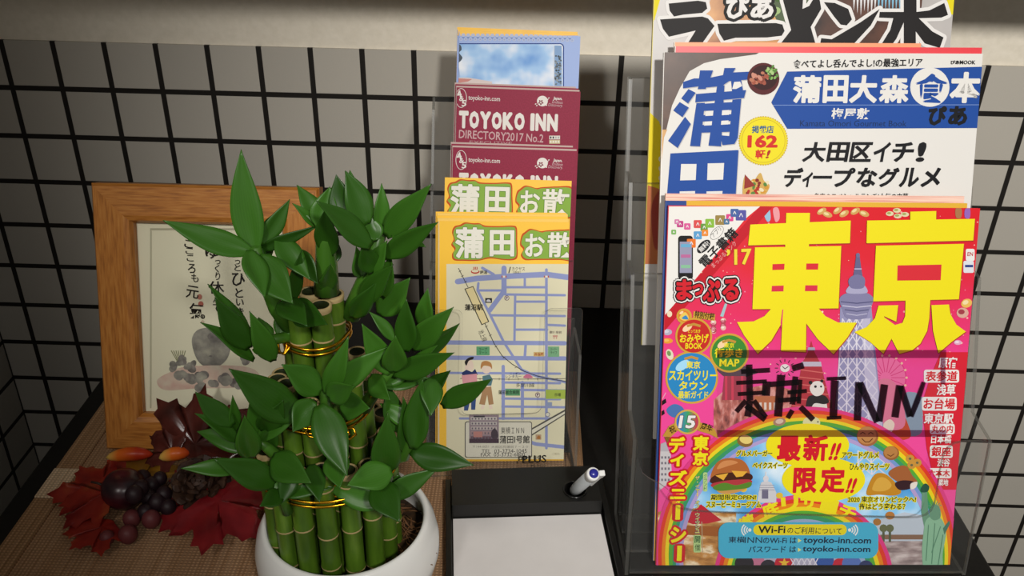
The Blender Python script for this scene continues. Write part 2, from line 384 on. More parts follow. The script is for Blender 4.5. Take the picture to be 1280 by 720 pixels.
b = bmesh.new(); box(b, RW - 0.004, FW - RW + 0.004, RW - 0.004, FH - RW + 0.004, -0.0160, -0.0107)
art = obj('art_sheet', b, PAPER, t)
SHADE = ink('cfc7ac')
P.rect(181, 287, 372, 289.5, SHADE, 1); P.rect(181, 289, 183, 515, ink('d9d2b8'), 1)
K = '241d18'
def brush(chars, lay=3):
    for ch, x, y, w, h in chars: P.text(ch, x - w / 2, y - h / 2, x + w / 2, y + h / 2, K, lay, 0.012, rot=-3 + 5 * math.sin(x * 3 + y))
brush([('ほ', 290, 317, 15, 14), ('っ', 292, 330, 7, 6), ('と', 292, 337, 8, 9), ('ひ', 293, 352, 17, 17), ('と', 294, 369, 10, 12), ('い', 295, 381, 10, 9), ('き', 295, 393, 10, 11)])
brush([('ゆ', 261, 318, 20, 15), ('っ', 267, 330, 7, 6), ('く', 266, 338, 6, 10), ('り', 267, 348, 6, 10), ('休', 265, 362, 20, 16), ('ん', 266, 377, 10, 9), ('で', 266, 388, 11, 10)])
brush([('こ', 230, 307, 11, 10), ('こ', 231, 316, 10, 8), ('こ', 232, 325, 9, 8), ('ろ', 234, 338, 10, 12), ('も', 238, 350, 9, 11), ('元', 235, 368, 16, 16), ('氣', 240, 392, 18, 20), ('。', 248, 399, 6, 6)])
P.ell(244, 374, 3, 3.5, 'd98a78', 2); P.ell(245.5, 383, 3.4, 3.6, 'd07868', 2)
INKW = ramp_mat('ink_wash', [(0.3, '6f6a66'), (0.55, '9d978f'), (0.8, 'c6bfae')], scale=90, rough=0.8, spec=.1)
INKD = ramp_mat('ink_wash_dark', [(0.3, '68605e'), (0.55, '8f8783'), (0.75, 'b4aba2')], scale=160, rough=0.8, spec=.1)
WPINK = ramp_mat('pink_wash', [(0.3, 'd8b0a4'), (0.7, 'e2d2c0')], scale=120, rough=.8, spec=.1)
P.sm([(234, 430), (240, 417), (255, 413), (272, 417), (283, 430), (280, 450), (268, 462), (252, 463), (240, 452)], INKW, 1)
P.ell(259, 424, 5, 4.5, INKD, 2); P.ell(258, 449, 2, 1, INKD, 2)
P.sm([(190, 480), (205, 470), (230, 462), (300, 462), (320, 475), (300, 488), (240, 490), (200, 492)], WPINK, 1)
rn = random.Random(8)
for x, y, r in ((212, 462, 8), (222, 455, 8), (232, 462, 9), (218, 474, 10), (232, 478, 10), (246, 476, 9), (262, 484, 9), (276, 478, 10), (290, 484, 9), (300, 455, 7), (244, 487, 8), (308, 480, 8)):
    for q in range(4): P.ell(x + rn.uniform(-4, 4), y + rn.uniform(-3, 3), r * rn.uniform(.45, .8), r * rn.uniform(.4, .7), (INKD, INKW)[q % 2], 2 + .1 * q, 14, rn.uniform(0, 180))
for a in range(7): P.stroke([(216 + a, 456), (208 + 3 * a, 442)], 0.9, '9a9a74', 2, False)
P.text('心', 246, 403, 250, 407, 'c58a7c', 2)
P.build('ink_art', art)
art.children[0].parent = art
b = bmesh.new(); box(b, RW - 0.003, FW - RW + 0.003, RW - 0.003, FH - RW + 0.003, -0.0092, -0.0080); obj('glass_pane', b, PANE, t)

# ------------------------------------------------------------ autumn leaf arrangement
LEAF_HALF = [(0, 1), (.07, .84), (.19, .80), (.19, .70), (.27, .56), (.40, .62), (.44, .70), (.56, .62), (.80, .66), (.73, .50), (.80, .40), (.66, .30), (.58, .17), (.74, .12), (.86, -.04), (.66, -.10), (.60, -.20), (.38, -.18), (.12, -.24), (.03, -.30)]
def maple(bm, c, rot, size, tilt, curl, seed, mi=0, lift=None):
    rnd = random.Random(seed); out = LEAF_HALF + [(-x, y) for x, y in LEAF_HALF[::-1] if x > 0.01]
    R = Matrix.Rotation(rad(rot), 4, 'Z'); Tm = Matrix.Translation(c) @ tilt @ R
    def z(x, y):
        r = math.hypot(x, y); a = math.atan2(y, x); return size * (-curl * r * r + 0.07 * r * math.cos(5 * a + seed) + 0.02 * math.sin(9 * x + seed) * r)
    rings = []; fr = (0.12, 0.35, 0.6, 0.82, 1.0)
    for k in fr:
        rings.append([bm.verts.new(Tm @ Vector((x * k * size, y * k * size, z(x * k, y * k)))) for x, y in out])
    ctr = bm.verts.new(Tm @ Vector((0, 0, z(0, 0)))); n = len(out); fs = []
    for i in range(n):
        fs.append(bm.faces.new((ctr, rings[0][i], rings[0][(i + 1) % n])))
        for k in range(len(fr) - 1): fs.append(bm.faces.new((rings[k][i], rings[k + 1][i], rings[k + 1][(i + 1) % n], rings[k][(i + 1) % n])))
    for f in fs: f.smooth = True; f.material_index = mi
    lo = min(v.co.z for f in fs for v in f.verts)
    if lift is not None:
        for v in {v for f in fs for v in f.verts}: v.co.z += lift - lo
    bmesh.ops.solidify(bm, geom=fs, thickness=0.0004)
AO = at_z(195, 625, MATH)
t = thing('autumn_leaf_decoration', 'artificial autumn decoration of red maple leaves, pine cone, plum and berries', 'decoration', Matrix.Translation(AO))
def red_leaf(name, a, b_, c_, rough=0.35): return ramp_mat(name, [(0.3, a), (0.55, b_), (0.8, c_)], scale=55, rough=rough, bump=0.12, spec=.5)
RED = red_leaf('red_leaf', '8a1c1c', 'b03424', 'c8683a'); CRIM = red_leaf('crimson_leaf', '7a1620', '9c2028', 'b03434'); BURG = red_leaf('burgundy_leaf', '4a241e', '6a322a', '824238', 0.22)
YEL = red_leaf('yellow_leaf', '7c4a14', 'a5751e', 'b58a2c')
def flat(px, py, z): return at_z(px, py, z) - AO
def tl(rx, ry=0): return Matrix.Rotation(rad(ry), 4, 'Y') @ Matrix.Rotation(rad(rx), 4, 'X')
for px, py, z, rot, size, tilt, curl, m, sd in ((133, 622, .012, 100, .034, tl(4, -6), .10, RED, 1), (126, 608, .016, 48, .036, tl(8, 6), .08, RED, 2), (130, 662, .008, 150, .026, tl(-4), .1, RED, 5), (275, 640, .010, 235, .044, tl(6, 8), .06, CRIM, 3), (178, 600, .010, 30, .034, tl(6), .1, YEL, 4), (258, 622, .008, 100, .04, tl(0), .08, CRIM, 8)):
    b = bmesh.new(); maple(b, flat(px, py, z), rot, size * 1.12, tilt, curl, sd, 0, .0028 + .0012 * (sd % 4)); obj('maple_leaf', b, m, t)
b = bmesh.new(); maple(b, at_y(244, 556, -0.299) - AO, -8, .049, tl(62, -4), .2, 6); maple(b, at_y(215, 565, -0.303) - AO, 55, .026, tl(58, -10), .2, 7)
obj('burgundy_leaf', b, BURG, t, label='dark glossy burgundy leaf standing upright')
POD = ramp_mat('orange_pod', [(0.0, 'd9c060'), (0.45, 'c9601c'), (1.0, 'a02c14')], kind='grad', axis=0, rng=(0.0, 0.028), scale=60, rough=0.35, mixn=0.1)
for (xa, ya), (xb, yb), w in (((133, 572), (191, 568), 17), ((199, 573), (238, 566), 17), ((316, 558), (332, 563), 10)):
    A, B = at_z(xa, ya, .024), at_z(xb, yb, .026); d = (B - A); L = d.length
    b = bmesh.new(); r = w / 2 / 1500
    tube(b, [(L * q, 0, 0.002 * math.sin(math.pi * q)) for q in (0, .1, .25, .45, .65, .82, .94, 1)], [max(0.0004, r * k) for k in (.1, .55, .85, 1, 1, .8, .45, .1)], 12)
    o = obj('seed_pod', b, POD, t); o.location = A - AO; o.rotation_euler = d.to_track_quat('X', 'Z').to_euler()
PLUM = ramp_mat('plum_skin', [(0.35, '1c0c14'), (0.55, '3a1018'), (0.75, '5c1418')], scale=45, rough=0.3, spec=.5)
b = bmesh.new(); lathe(b, [(0.0006, -.0150), (.006, -.0146), (.011, -.0115), (.0148, -.006), (.0165, 0), (.0158, .006), (.012, .0115), (.006, .0142), (.0022, .0132), (.0004, .0126)], 28, flat(155, 612, .0205), cap=False); pl = obj('plum', b, PLUM, t)
b = bmesh.new(); c0 = flat(155, 612, .0205); tube(b, [c0 + Vector((-.0155, .002, .001)), c0 + Vector((-.021, .003, .003)), c0 + Vector((-.026, .003, .004))], [.0012, .0009, .0008], 8); obj('stem', b, M('2a1a10', .6), pl)
BD = M('24151a', 0.5, 0, .3, 'dark_berry'); BP = M('5e2a2c', 0.5, 0, .3, 'pink_berry')
for px, py, z, r, m in ((178, 598, .02, .0075, BD), (190, 606, .02, .007, BD), (168, 618, .033, .0075, BD), (186, 622, .018, .007, BD), (196, 628, .016, .008, BD), (205, 618, .018, .007, BD), (182, 640, .014, .007, BD), (165, 648, .012, .0075, BP), (189, 649, .012, .0078, BP), (160, 668, .010, .0078, BP), (200, 598, .022, .006, BD), (210, 634, .014, .007, BD), (176, 610, .03, .007, BD), (134, 672, .010, .006, BP)):
    b = bmesh.new(); ball(b, flat(px, py, z), r * .9, 1, 1, 1.08, 0, 14, 9); obj('berry', b, m, t)
CONE = ramp_mat('cone_scale', [(0.3, '20130e'), (0.6, '3a261b'), (0.8, '50382a')], scale=140, rough=0.55, bump=0.2)
b = bmesh.new(); cc = flat(250, 604, .024); ax = Vector((0.05, -0.55, 0.83)).normalized(); uu = ax.orthogonal().normalized(); ww = ax.cross(uu)
ball(b, cc, .010)
for i in range(46):
    h = i / 45; a = i * 2.39996; el = rad(-35 + 118 * h); rr = .0235 * (1 - .55 * h ** 2); d = (uu * math.cos(a) + ww * math.sin(a)); out = d * math.cos(el) + ax * math.sin(el); side = ax.cross(d).normalized(); up = out.cross(side).normalized()
    base = cc + out * .006; tip = cc + out * rr; w = .0072 * (1 - .45 * h)
    pr = [(0, .25), (.35, .55), (.7, 1.0), (.9, .9), (1.0, .35)]; va = []; vb = []
    for q, k in pr:
        p = base.lerp(tip, q) + up * (-.0015 * (1 - q)); va.append([b.verts.new(p + side * w * k * s_ + up * (.0012 if s_ == 0 else 0) + up * .0007 * q) for s_ in (-1, 0, 1)]); vb.append([b.verts.new(p + side * w * k * s_ - up * .0013) for s_ in (-1, 0, 1)])
    for q in range(4):
        for s_ in (0, 1):
            b.faces.new((va[q][s_], va[q][s_ + 1], va[q + 1][s_ + 1], va[q + 1][s_])); b.faces.new((vb[q][s_ + 1], vb[q][s_], vb[q + 1][s_], vb[q + 1][s_ + 1]))
        b.faces.new((va[q][0], va[q + 1][0], vb[q + 1][0], vb[q][0])); b.faces.new((va[q + 1][2], va[q][2], vb[q][2], vb[q + 1][2]))
    for s_ in (0, 1): b.faces.new((va[4][s_], va[4][s_ + 1], vb[4][s_ + 1], vb[4][s_]))
obj('pine_cone', b, CONE, t)
b = bmesh.new()
for q in ((215, 625), (160, 640), (270, 630), (235, 590)):
    tube(b, [flat(195, 618, .0072), (flat(195, 618, .0072) + flat(*q, .0072)) / 2 + Vector((0, 0, .003)), flat(*q, .0075)], .0013, 8)
ball(b, flat(200, 612, .0095), .0068); obj('twig', b, M('3a2416', .7), t)

# ------------------------------------------------------------ potted lucky bamboo
PO = Vector((-0.1145, -0.408, MATH))
t = thing('potted_lucky_bamboo', 'tiered green lucky bamboo tied with gold wire in a round white ceramic pot', 'potted plant', Matrix.Translation(PO))
CER = M('e9e9e6', 0.22, 0, .5, 'white_ceramic')
b = bmesh.new()
lathe(b, [(.034, 0), (.040, .0006), (.050, .006), (.0585, .018), (.0622, .033), (.0622, .042), (.0600, .053), (.0565, .0608), (.0548, .0628), (.0530, .0630), (.0518, .0612), (.0525, .055), (.0560, .044), (.0565, .034), (.052, .018), (.044, .010), (.002, .009)], 72, cap=False)
f = b.faces.new([v for v in b.verts if abs(v.co.z) < 1e-7][::-1]); obj('pot', b, CER, t)
SOIL = ramp_mat('brown_soil', [(0.3, '2e2014'), (0.6, '4a3420'), (0.8, '6a4c2e')], scale=260, rough=0.8, bump=0.6)
b = bmesh.new(); lathe(b, [(.0555, .030), (.0555, .0385), (.035, .040), (.002, .041)], 48); so = obj('soil', b, SOIL, t)
b = bmesh.new(); rnd = random.Random(3)
for i in range(90):
    a = rnd.uniform(-.9, .9) + (0 if i % 3 else rnd.uniform(0, 6)); r = rnd.uniform(.036, .052); p = Vector((r * math.cos(a), r * math.sin(a), .0405)); a2 = rnd.uniform(0, 6.28)
    tube(b, [p, p + Vector((math.cos(a2) * .006, math.sin(a2) * .006, .0025)), p + Vector((math.cos(a2 + .4) * .012, math.sin(a2 + .4) * .012, .0))], .00035, 5)
o = obj('roots', b, M('6e4a2a', .7), so); o['kind'] = 'stuff'
CANE = ramp_mat('bamboo_cane', [(0.3, '385512'), (0.55, '4d6d1b'), (0.75, '648228')], scale=40, stretch=(3, 3, .6), rough=0.35, spec=.45)
NODE = M('b09a6c', 0.6, 0, .3, 'cane_node'); CUT = M('20280e', 0.6, 0, .2, 'cane_cut')
SKIP = M('8d8a54', .5, 0, .3, 'cane_skin')
AX = Vector((-0.0075, -0.002))                # tower axis relative to the pot centre
def cane(x, y, z0, z1, r, seed, nodes):
    rn = random.Random(seed); bb = bmesh.new(); prof = [(r * 1.0, z0)]; mis = []
    for zn in sorted(nodes):
        if z0 + .006 < zn < z1 - .008:
            prof += [(r * .98, zn - .0022), (r * 1.06, zn - .0008), (r * 1.07, zn + .0004), (r * .99, zn + .0016)]; mis += [0, 0, 1, 0]
    prof += [(r * 1.0, z1 - .0042), (r * 1.05, z1 - .003), (r * 1.05, z1 - .0004), (r * .92, z1), (r * .80, z1 - .0005), (r * .74, z1 - .0016), (.0003, z1 - .0018)]
    mis += [0, 1, 1, 1, 1, 2, 2]; mis = mis[:len(prof) - 1]
    lathe(bb, prof, 18, (x, y, 0), mis, cap=False); return obj('cane', bb, [CANE, NODE, CUT], t)
for k in range(7):
    a = rad(60 * k + 8); r = 0 if k == 6 else .0128; zt = (.236, .230, .222, .228, .232, .235, .238)[k]
    cane(AX.x - .001 + r * math.cos(a), AX.y + r * math.sin(a), .035, zt, .0062, k, [zt - .018 - .002 * (k % 3), zt - .052 + .004 * (k % 2), zt - .09, zt - .13, zt - .17])
for k in range(11):
    a = rad(360 / 11 * k + 5); cane(AX.x + .0255 * math.cos(a), AX.y + .0255 * math.sin(a), .035, .182 + .006 * math.sin(k * 2.1), .0060, 20 + k, [.170 - .004 * (k % 2), .135 + .003 * (k % 3), .095])
for k in range(16):
    a = rad(22.5 * k + 8); cane(AX.x + .0385 * math.cos(a), AX.y + .0385 * math.sin(a), .033, .134 + .004 * math.sin(k * 1.7), .0062, 40 + k, [.124, .088 + .007 * math.sin(k * 2.9), .060 - .006 * (k % 3)])
GOLD = M('c8921e', 0.22, 1.0, .5, 'gold_wire')
for z, r in ((.209, .0200), (.162, .0328), (.117, .0460)):
    b = bmesh.new()
    for dz in (-.0018, 0.0018): tube(b, [(AX.x + (r + .0006 * math.sin(5 * a)) * math.cos(a), AX.y + r * math.sin(a), z + dz + .0008 * math.sin(2 * a + 1)) for a in [2 * math.pi * i / 48 for i in range(48)]], .0009, 8, 0, True)
    if z > .2:
        c = Vector((AX.x - .0165, AX.y - .0125, z))
        for k in range(7): tube(b, [c + Vector((.0045 * math.cos(j * 1.05 + k) * (1 if k % 2 else .6), -.002 + .003 * math.sin(k + j), .0042 * math.sin(j * 1.05 + k))) for j in range(6)], .0008, 6, 0, True)
    elif z > .1:
        c = Vector((AX.x + .012, AX.y - .032, z))
        for k in range(6): tube(b, [c + Vector((.005 * math.cos(j * 1.05 + k) + .004 * k - .01, -.002 + .002 * math.sin(k + j), .003 * math.sin(j * 1.05 + k))) for j in range(6)], .0008, 6, 0, True)
    obj('gold_tie', b, GOLD, t)

def leaf_mat():
    m, n, l, p = newmat('bamboo_leaf'); oi = n.new('ShaderNodeObjectInfo'); cr = n.new('ShaderNodeValToRGB'); e = cr.color_ramp.elements
    e[0].color = (*hexc('22480c'), 1); e[1].color = (*hexc('3b6c1d'), 1); l.new(oi.outputs['Random'], cr.inputs[0])
    at = n.new('ShaderNodeUVMap'); sx = n.new('ShaderNodeSeparateXYZ'); l.new(at.outputs[0], sx.inputs[0])
    wv = n.new('ShaderNodeMath'); wv.operation = 'SINE'; mu = n.new('ShaderNodeMath'); mu.operation = 'MULTIPLY'; mu.inputs[1].default_value = 75; l.new(sx.outputs[0], mu.inputs[0]); l.new(mu.outputs[0], wv.inputs[0])
    hs = n.new('ShaderNodeHueSaturation'); ma = n.new('ShaderNodeMath'); ma.operation = 'MULTIPLY_ADD'; ma.inputs[1].default_value = 0.05; ma.inputs[2].default_value = 1.0; l.new(wv.outputs[0], ma.inputs[0])
    l.new(ma.outputs[0], hs.inputs['Value']); l.new(cr.outputs[0], hs.inputs['Color']); l.new(hs.outputs[0], p.inputs['Base Color'])
    p.inputs['Roughness'].default_value = 0.38; p.inputs['Specular IOR Level'].default_value = 0.38
    return m
LEAF = leaf_mat()
def leaf(base, tip, w, parent, roll=0, bow=0.06, fold=0.22, seed=0):
    B, T = base - PO, tip - PO; d = T - B; L = d.length; dn = d.normalized()
    view = (CP - (base + tip) / 2).normalized(); nrm = (view - dn * view.dot(dn)).normalized()
    nrm = Matrix.Rotation(rad(roll * .7), 3, dn) @ nrm; side = dn.cross(nrm).normalized(); nx, ny = 16, 6
    V, Fc, UV = [], [], []
    for i in range(nx + 1):
        q = i / nx; prof = max(0.0, math.sin(math.pi * min(1, q * 0.98 + 0.02) ** 0.80)) * (1 - 0.22 * q * q); hw = max(w / 2 * prof, 0.0004 if q < .999 else .00003)
        if q < .12: hw = max(hw, w * .13)
        c = B + d * q + nrm * (bow * L * 4 * q * (1 - q)) + side * (0.03 * L * math.sin(q * 3 + seed) * q)
        for j in range(ny + 1):
            s = j / ny * 2 - 1; V.append(c + side * hw * s - nrm * (fold * hw * (1 - abs(s)) ** 1.3) + nrm * (0.05 * hw * math.sin(7 * q + 3 * s + seed))); UV.append((j / ny, q))
    for i in range(nx):
        for j in range(ny): a = i * (ny + 1) + j; Fc.append((a, a + 1, a + ny + 2, a + ny + 1))
    me = bpy.data.meshes.new('leaf'); me.from_pydata(V, [], Fc); uvl = me.uv_layers.new(name='UVMap')
    for lp in me.loops: uvl.data[lp.index].uv = UV[lp.vertex_index]
    me.materials.append(LEAF)
    bm = bmesh.new(); bm.from_mesh(me); bmesh.ops.solidify(bm, geom=bm.faces[:], thickness=0.0005); bm.to_mesh(me); bm.free()
    for p in me.polygons: p.use_smooth = True
    o = bpy.data.objects.new('leaf', me); COL.objects.link(o); o.parent = parent; return o
COUNT = [0]
def shoot(pts, r, leaves):
    Y0 = PO.y
    b = bmesh.new(); P3 = [at_y(x, y, Y0 + dy / 1000) - PO for x, y, dy in pts]; n = len(P3)
    tube(b, P3, [r * (1 - .5 * i / (n - 1)) for i in range(n)], 10); s = obj('shoot', b, SHOOT, t)
    for i, L in enumerate(leaves):
        bx, by, bd, tx, ty, td, w = L[:7]; roll = L[7] if len(L) > 7 else 0
        B, T = at_y(bx, by, Y0 + bd / 1000), at_y(tx, ty, Y0 + td / 1000)
        dep = ((B + T) / 2 - CP).dot(r2); COUNT[0] += 1; leaf(B, T, w * dep / F * 1.10, s, roll, 0.05 + 0.03 * math.sin(i * 2 + bx), 0.25, i + bx)
    rn = random.Random(int(pts[0][0] * 7 + pts[0][1]))
    for i in range(2):                        # shorter leaves close to the shoot, behind the big ones
        q = rn.uniform(.25, .9) * (n - 1); k = int(q); B = P3[k].lerp(P3[min(k + 1, n - 1)], q - k) + PO; a = rn.uniform(0.2, 2.9); ln = rn.uniform(.032, .046)
        COUNT[0] += 1; leaf(B, B + Vector((math.cos(a) * ln, .35 * ln * math.sin(a), rn.uniform(-.1, .75) * ln)), ln * .36, s, rn.uniform(-40, 40), 0.08, 0.25, i + 3.3)
SHOOT = M('3d6a1c', 0.4, 0, .4, 'green_shoot')
# each leaf: base x, y, depth offset (mm), tip x, y, depth offset, width in px, roll
shoot([(368, 415, -8), (345, 385, -14), (328, 345, -18), (320, 308, -18)], .0055, [
    (318, 318, -18, 299, 187, -6, 37, -12), (317, 316, -20, 203, 277, -34, 31, 18), (326, 305, -14, 364, 250, -4, 22, 25), (322, 313, -12, 398, 279, -6, 17, 40),
    (312, 312, -24, 329, 372, -46, 30, -30), (322, 320, -24, 366, 380, -46, 42, 8), (346, 296, -10, 388, 350, -26, 30, -25), (372, 312, -6, 396, 356, -18, 26, 35), (366, 378, -14, 377, 314, -22, 18, 30),
    (330, 330, -10, 325, 280, -2, 28, 50), (330, 300, -4, 350, 262, 6, 22, -40)])
shoot([(370, 420, -10), (335, 425, -20), (318, 440, -24)], .004, [
    (312, 412, -26, 259, 356, -30, 17, 45), (312, 436, -28, 266, 374, -40, 30, -10), (318, 450, -24, 250, 404, -34, 20, 38), (342, 452, -22, 310, 390, -34, 27, -15), (362, 380, -20, 408, 408, -46, 34, 20), (350, 376, -26, 384, 408, -50, 32, -20)])
shoot([(408, 365, -4), (408, 330, -4), (406, 300, -6), (410, 275, -8)], .0075, [
    (408, 366, -8, 412, 330, -20, 22, 15), (400, 285, -12, 411, 233, -2, 32, 10), (399, 284, -6, 365, 255, -10, 13, 30), (432, 285, -10, 422, 218, 0, 34, -20), (460, 280, -8, 430, 214, -4, 34, 20), (440, 242, 0, 437, 213, 4, 13, 30), (465, 308, -24, 395, 252, -40, 31, 28), (412, 320, -8, 404, 262, -20, 30, -30)])
shoot([(438, 395, 2), (452, 360, 2), (466, 325, 0), (474, 295, -2)], .0062, [
    (473, 290, -2, 479, 229, 4, 20, 30), (482, 296, -6, 537, 228, -18, 32, -16), (478, 322, -12, 549, 280, -30, 28, 22), (490, 292, -8, 532, 309, -22, 20, -28), (452, 346, -6, 445, 309, -14, 22, 35), (452, 380, -8, 489, 329, -22, 28, -14), (474, 394, 4, 514, 348, 2, 32, 10),
    (468, 340, -14, 452, 306, -26, 27, 12), (462, 345, -12, 482, 300, -18, 25, -30), (470, 300, -10, 462, 268, -2, 24, 25), (440, 398, -8, 470, 352, -16, 26, 25), (478, 372, -2, 487, 318, -8, 24, -35)])
shoot([(455, 510, -16), (475, 480, -24), (495, 455, -28)], .0045, [
    (489, 468, -30, 450, 406, -38, 29, -14), (491, 466, -30, 497, 420, -44, 30, 8), (490, 468, -28, 569, 444, -44, 29, 20), (494, 426, -20, 462, 389, -18, 16, 35), (507, 440, -18, 510, 374, -20, 27, -20), (513, 436, -14, 568, 385, -22, 31, 14), (526, 448, -10, 573, 404, -14, 22, 42), (528, 412, -4, 536, 360, -2, 22, -25),
    (505, 470, -24, 546, 430, -30, 16, -40), (462, 470, -22, 488, 500, -40, 26, 25)])
shoot([(480, 575, -24), (505, 570, -30), (518, 540, -30), (530, 500, -28)], .0045, [
    (552, 508, -28, 613, 472, -40, 27, 12), (540, 472, -24, 538, 520, -44, 28, -20), (516, 562, -34, 530, 474, -34, 31, -10), (506, 566, -32, 504, 496, -30, 22, 30), (483, 592, -40, 485, 516, -52, 35, 6), (512, 563, -32, 592, 584, -44, 33, 10), (526, 500, -20, 562, 462, -16, 24, -35), (500, 540, -26, 482, 480, -20, 26, 20)])
shoot([(412, 520, -28), (406, 500, -36), (405, 488, -40)], .004, [
    (402, 490, -44, 352, 456, -54, 35, 10), (408, 494, -44, 437, 421, -48, 26, -12), (410, 498, -46, 442, 482, -62, 30, 12), (398, 506, -44, 437, 594, -72, 41, 6), (392, 500, -38, 366, 540, -56, 34, -25), (424, 504, -36, 462, 512, -52, 34, 15)])
shoot([(358, 580, -30), (335, 560, -34), (315, 545, -36)], .0045, [
    (376, 524, -34, 284, 464, -52, 45, -8), (292, 532, -40, 243, 491, -46, 26, -12), (300, 552, -40, 244, 516, -48, 20, 35), (314, 574, -38, 307, 519, -52, 30, 8), (294, 540, -36, 292, 494, -38, 15, 30), (306, 584, -40, 226, 585, -54, 22, 20), (346, 606, -44, 268, 574, -62, 35, -6), (340, 570, -42, 388, 606, -66, 38, 12), (330, 540, -34, 352, 500, -42, 30, 20), (340, 566, -30, 312, 500, -30, 34, -28)])
shoot([(360, 640, -46), (352, 622, -48), (348, 612, -48)], .0035, [
    (354, 616, -50, 324, 632, -66, 22, 12), (390, 580, -42, 398, 628, -64, 26, -10), (418, 566, -44, 426, 610, -66, 32, 10), (365, 588, -44, 352, 630, -56, 24, -25)])
shoot([(485, 640, -44), (480, 620, -48), (476, 604, -48)], .004, [
    (490, 588, -48, 434, 607, -66, 36, 8), (470, 602, -50, 500, 652, -74, 38, -6), (498, 594, -38, 492, 632, -44, 15, 25), (482, 596, -46, 466, 560, -40, 28, 20)])

# ------------------------------------------------------------ sheets, leaflets and magazines as bodies
def sheet_body(parent, w, h, th, front, pages, spine=None, bend=0.0):
    b = bmesh.new(); box(b, 0.0004, w - 0.0004, 0.0004, h - 0.0004, -th + 0.0004, -0.0004); obj('pages', b, pages, parent)
    b = bmesh.new(); box(b, 0, w, 0, h, -0.0004, 0.0); box(b, 0, w, 0, h, -th, -th + 0.0004)
    box(b, -0.0004, 0, 0, h, -th, 0.0, 1); return obj('cover', b, [front, spine or front], parent)
PAGE = ramp_mat('page_edges', [(0.35, 'c9c2b4'), (0.65, 'ddd7ca')], scale=1.0, stretch=(20, 20, 4000), rough=0.8, spec=.2)
PAGE_W = M('d6d1c6', .8, 0, .2, 'page_white')

# ------------------------------------------------------------ leaflet rack (clear acrylic) and its leaflets
LP = Plane((-0.069, -0.29, 0.0), 20, 5, -1.9); LPF = Plane((-0.069, -0.29, 0.0), 20, 5, -1.0); LR = Plane((-0.069, -0.29, 0.0024), 20, 5)
t = thing('leaflet_rack', 'small stepped clear acrylic rack full of leaflets behind the memo tray', 'rack', Matrix.Translation(LR.o) @ Matrix.Rotation(rad(5), 4, 'Z'))
tn = math.tan(rad(20))
def panel(name, pts, d, parent, edge=True):  # polygon in (x, y, z) of the rack, pushed by d; faces clear, edges polished
    b = bmesh.new(); prism(b, [(p[0] + SH * p[2], p[1], p[2]) for p in pts], d, 0, 1); return obj(name, b, [ACRYL, ACRYL_EDGE], parent)
SH = 0.033
def lean_pt(x, b0, z, tan): return (x, b0 + z * tan, z)
L0, L1 = -0.0058, 0.1156
prof = [(-.008, .0022), (.026, .098), (.060, .100), (.078, .150), (.092, .151), (.112, .205), (.126, .206), (.1515, .262), (.188, .262), (.097, .0022)]
prof2 = prof[:3] + [(.0655, .100), (.097, .0022)]
for x, pf in ((L0, prof), (L1, prof2)): panel('side_panel', [(x, y, z) for y, z in pf], (.0022, 0, 0), t)
bm = bmesh.new(); box(bm, L0, L1 + .0022, -.008, .097, .0023, .0032, 0, .0003); obj('base_panel', bm, ACRYL, t)
panel('back_panel', [lean_pt(x, .0915, z, tn) for x, z in ((L0, .0038), (L1 + .002, .0038), (L1 + .002, .262), (L0, .262))], (0, .0022, 0), t)
for b0, z0, z1 in ((.0185, .0038, .112), (.0362, .0038, .150), (.0510, .0038, .185), (.0690, .0038, .23)):
    panel('divider', [lean_pt(x, b0, z, tn) for x, z in ((L0 + .0024, z0), (L1 - .0002, z0), (L1 - .0002, z1), (L0 + .0024, z1))], (0, .0018, 0), t)
# front panel with the U-shaped cut-out
FPl = Plane(LR.at(0, 0, 0) + LR.b * (-.0068), 20, 5)
def fl(x, y):
    u, v = FPl.loc(x, y); return u, v
xa, yt = fl(572, 387); xb, _ = fl(674, 389); _, yb = fl(620, 517)
def arcp(cx, cy, r, a0, a1, n=6): return [(cx + r * math.cos(rad(a0 + (a1 - a0) * i / n)), cy + r * math.sin(rad(a0 + (a1 - a0) * i / n))) for i in range(n + 1)]
R_ = .006
out = [(L0, .004), (L1 + .002, .004)] + arcp(L1 + .002 - .003, yt - .003, .003, 0, 90, 3) + arcp(xb + R_, yt - R_, R_, 90, 180) + arcp(xb - R_, yb + R_, R_, 0, -90) + arcp(xa + R_, yb + R_, R_, 270, 180) + arcp(xa - R_, yt - R_, R_, 0, 90) + arcp(L0 + .003, yt - .003, .003, 90, 180, 3)
cs, sn = math.cos(rad(20)), math.sin(rad(20))
fpan = panel('front_panel', [(u, -.0068 + v * sn, v * cs) for u, v in out], (0, -.0022 * cs, .0022 * sn), t)
Pm = Print(Plane(FPl.o + FPl.n * .0024, 20, 5), L1, .2)
Pm.text('PLUS', 653, 569, 683, 578.5, '1c1a18', 1, .02); Pm.text('PS-1120', 664, 580.5, 682, 584, '2a2826', 1, .0)
pm = Pm.build('moulded_mark', fpan, False, 'black lettering on the clear front panel')
pm.matrix_parent_inverse = Matrix.Identity(4); pm.matrix_local = (Matrix.Translation(LR.o) @ Matrix.Rotation(rad(5), 4, 'Z')).inverted() @ Pm.p.matrix()

def leaflet(name, label, dy, u0, vtop, w, h, th, cover, pages, group, draw=None, cat='leaflet', roll_plane=LP):
    pl = roll_plane.off(dy).moved(u0, vtop - h); o = thing(name, label, cat, pl.matrix(), group)
    c = sheet_body(o, w, h, th, cover, pages)
    if draw:
        P = Print(pl, w, h); draw(P); P.build('print', c)
    return o
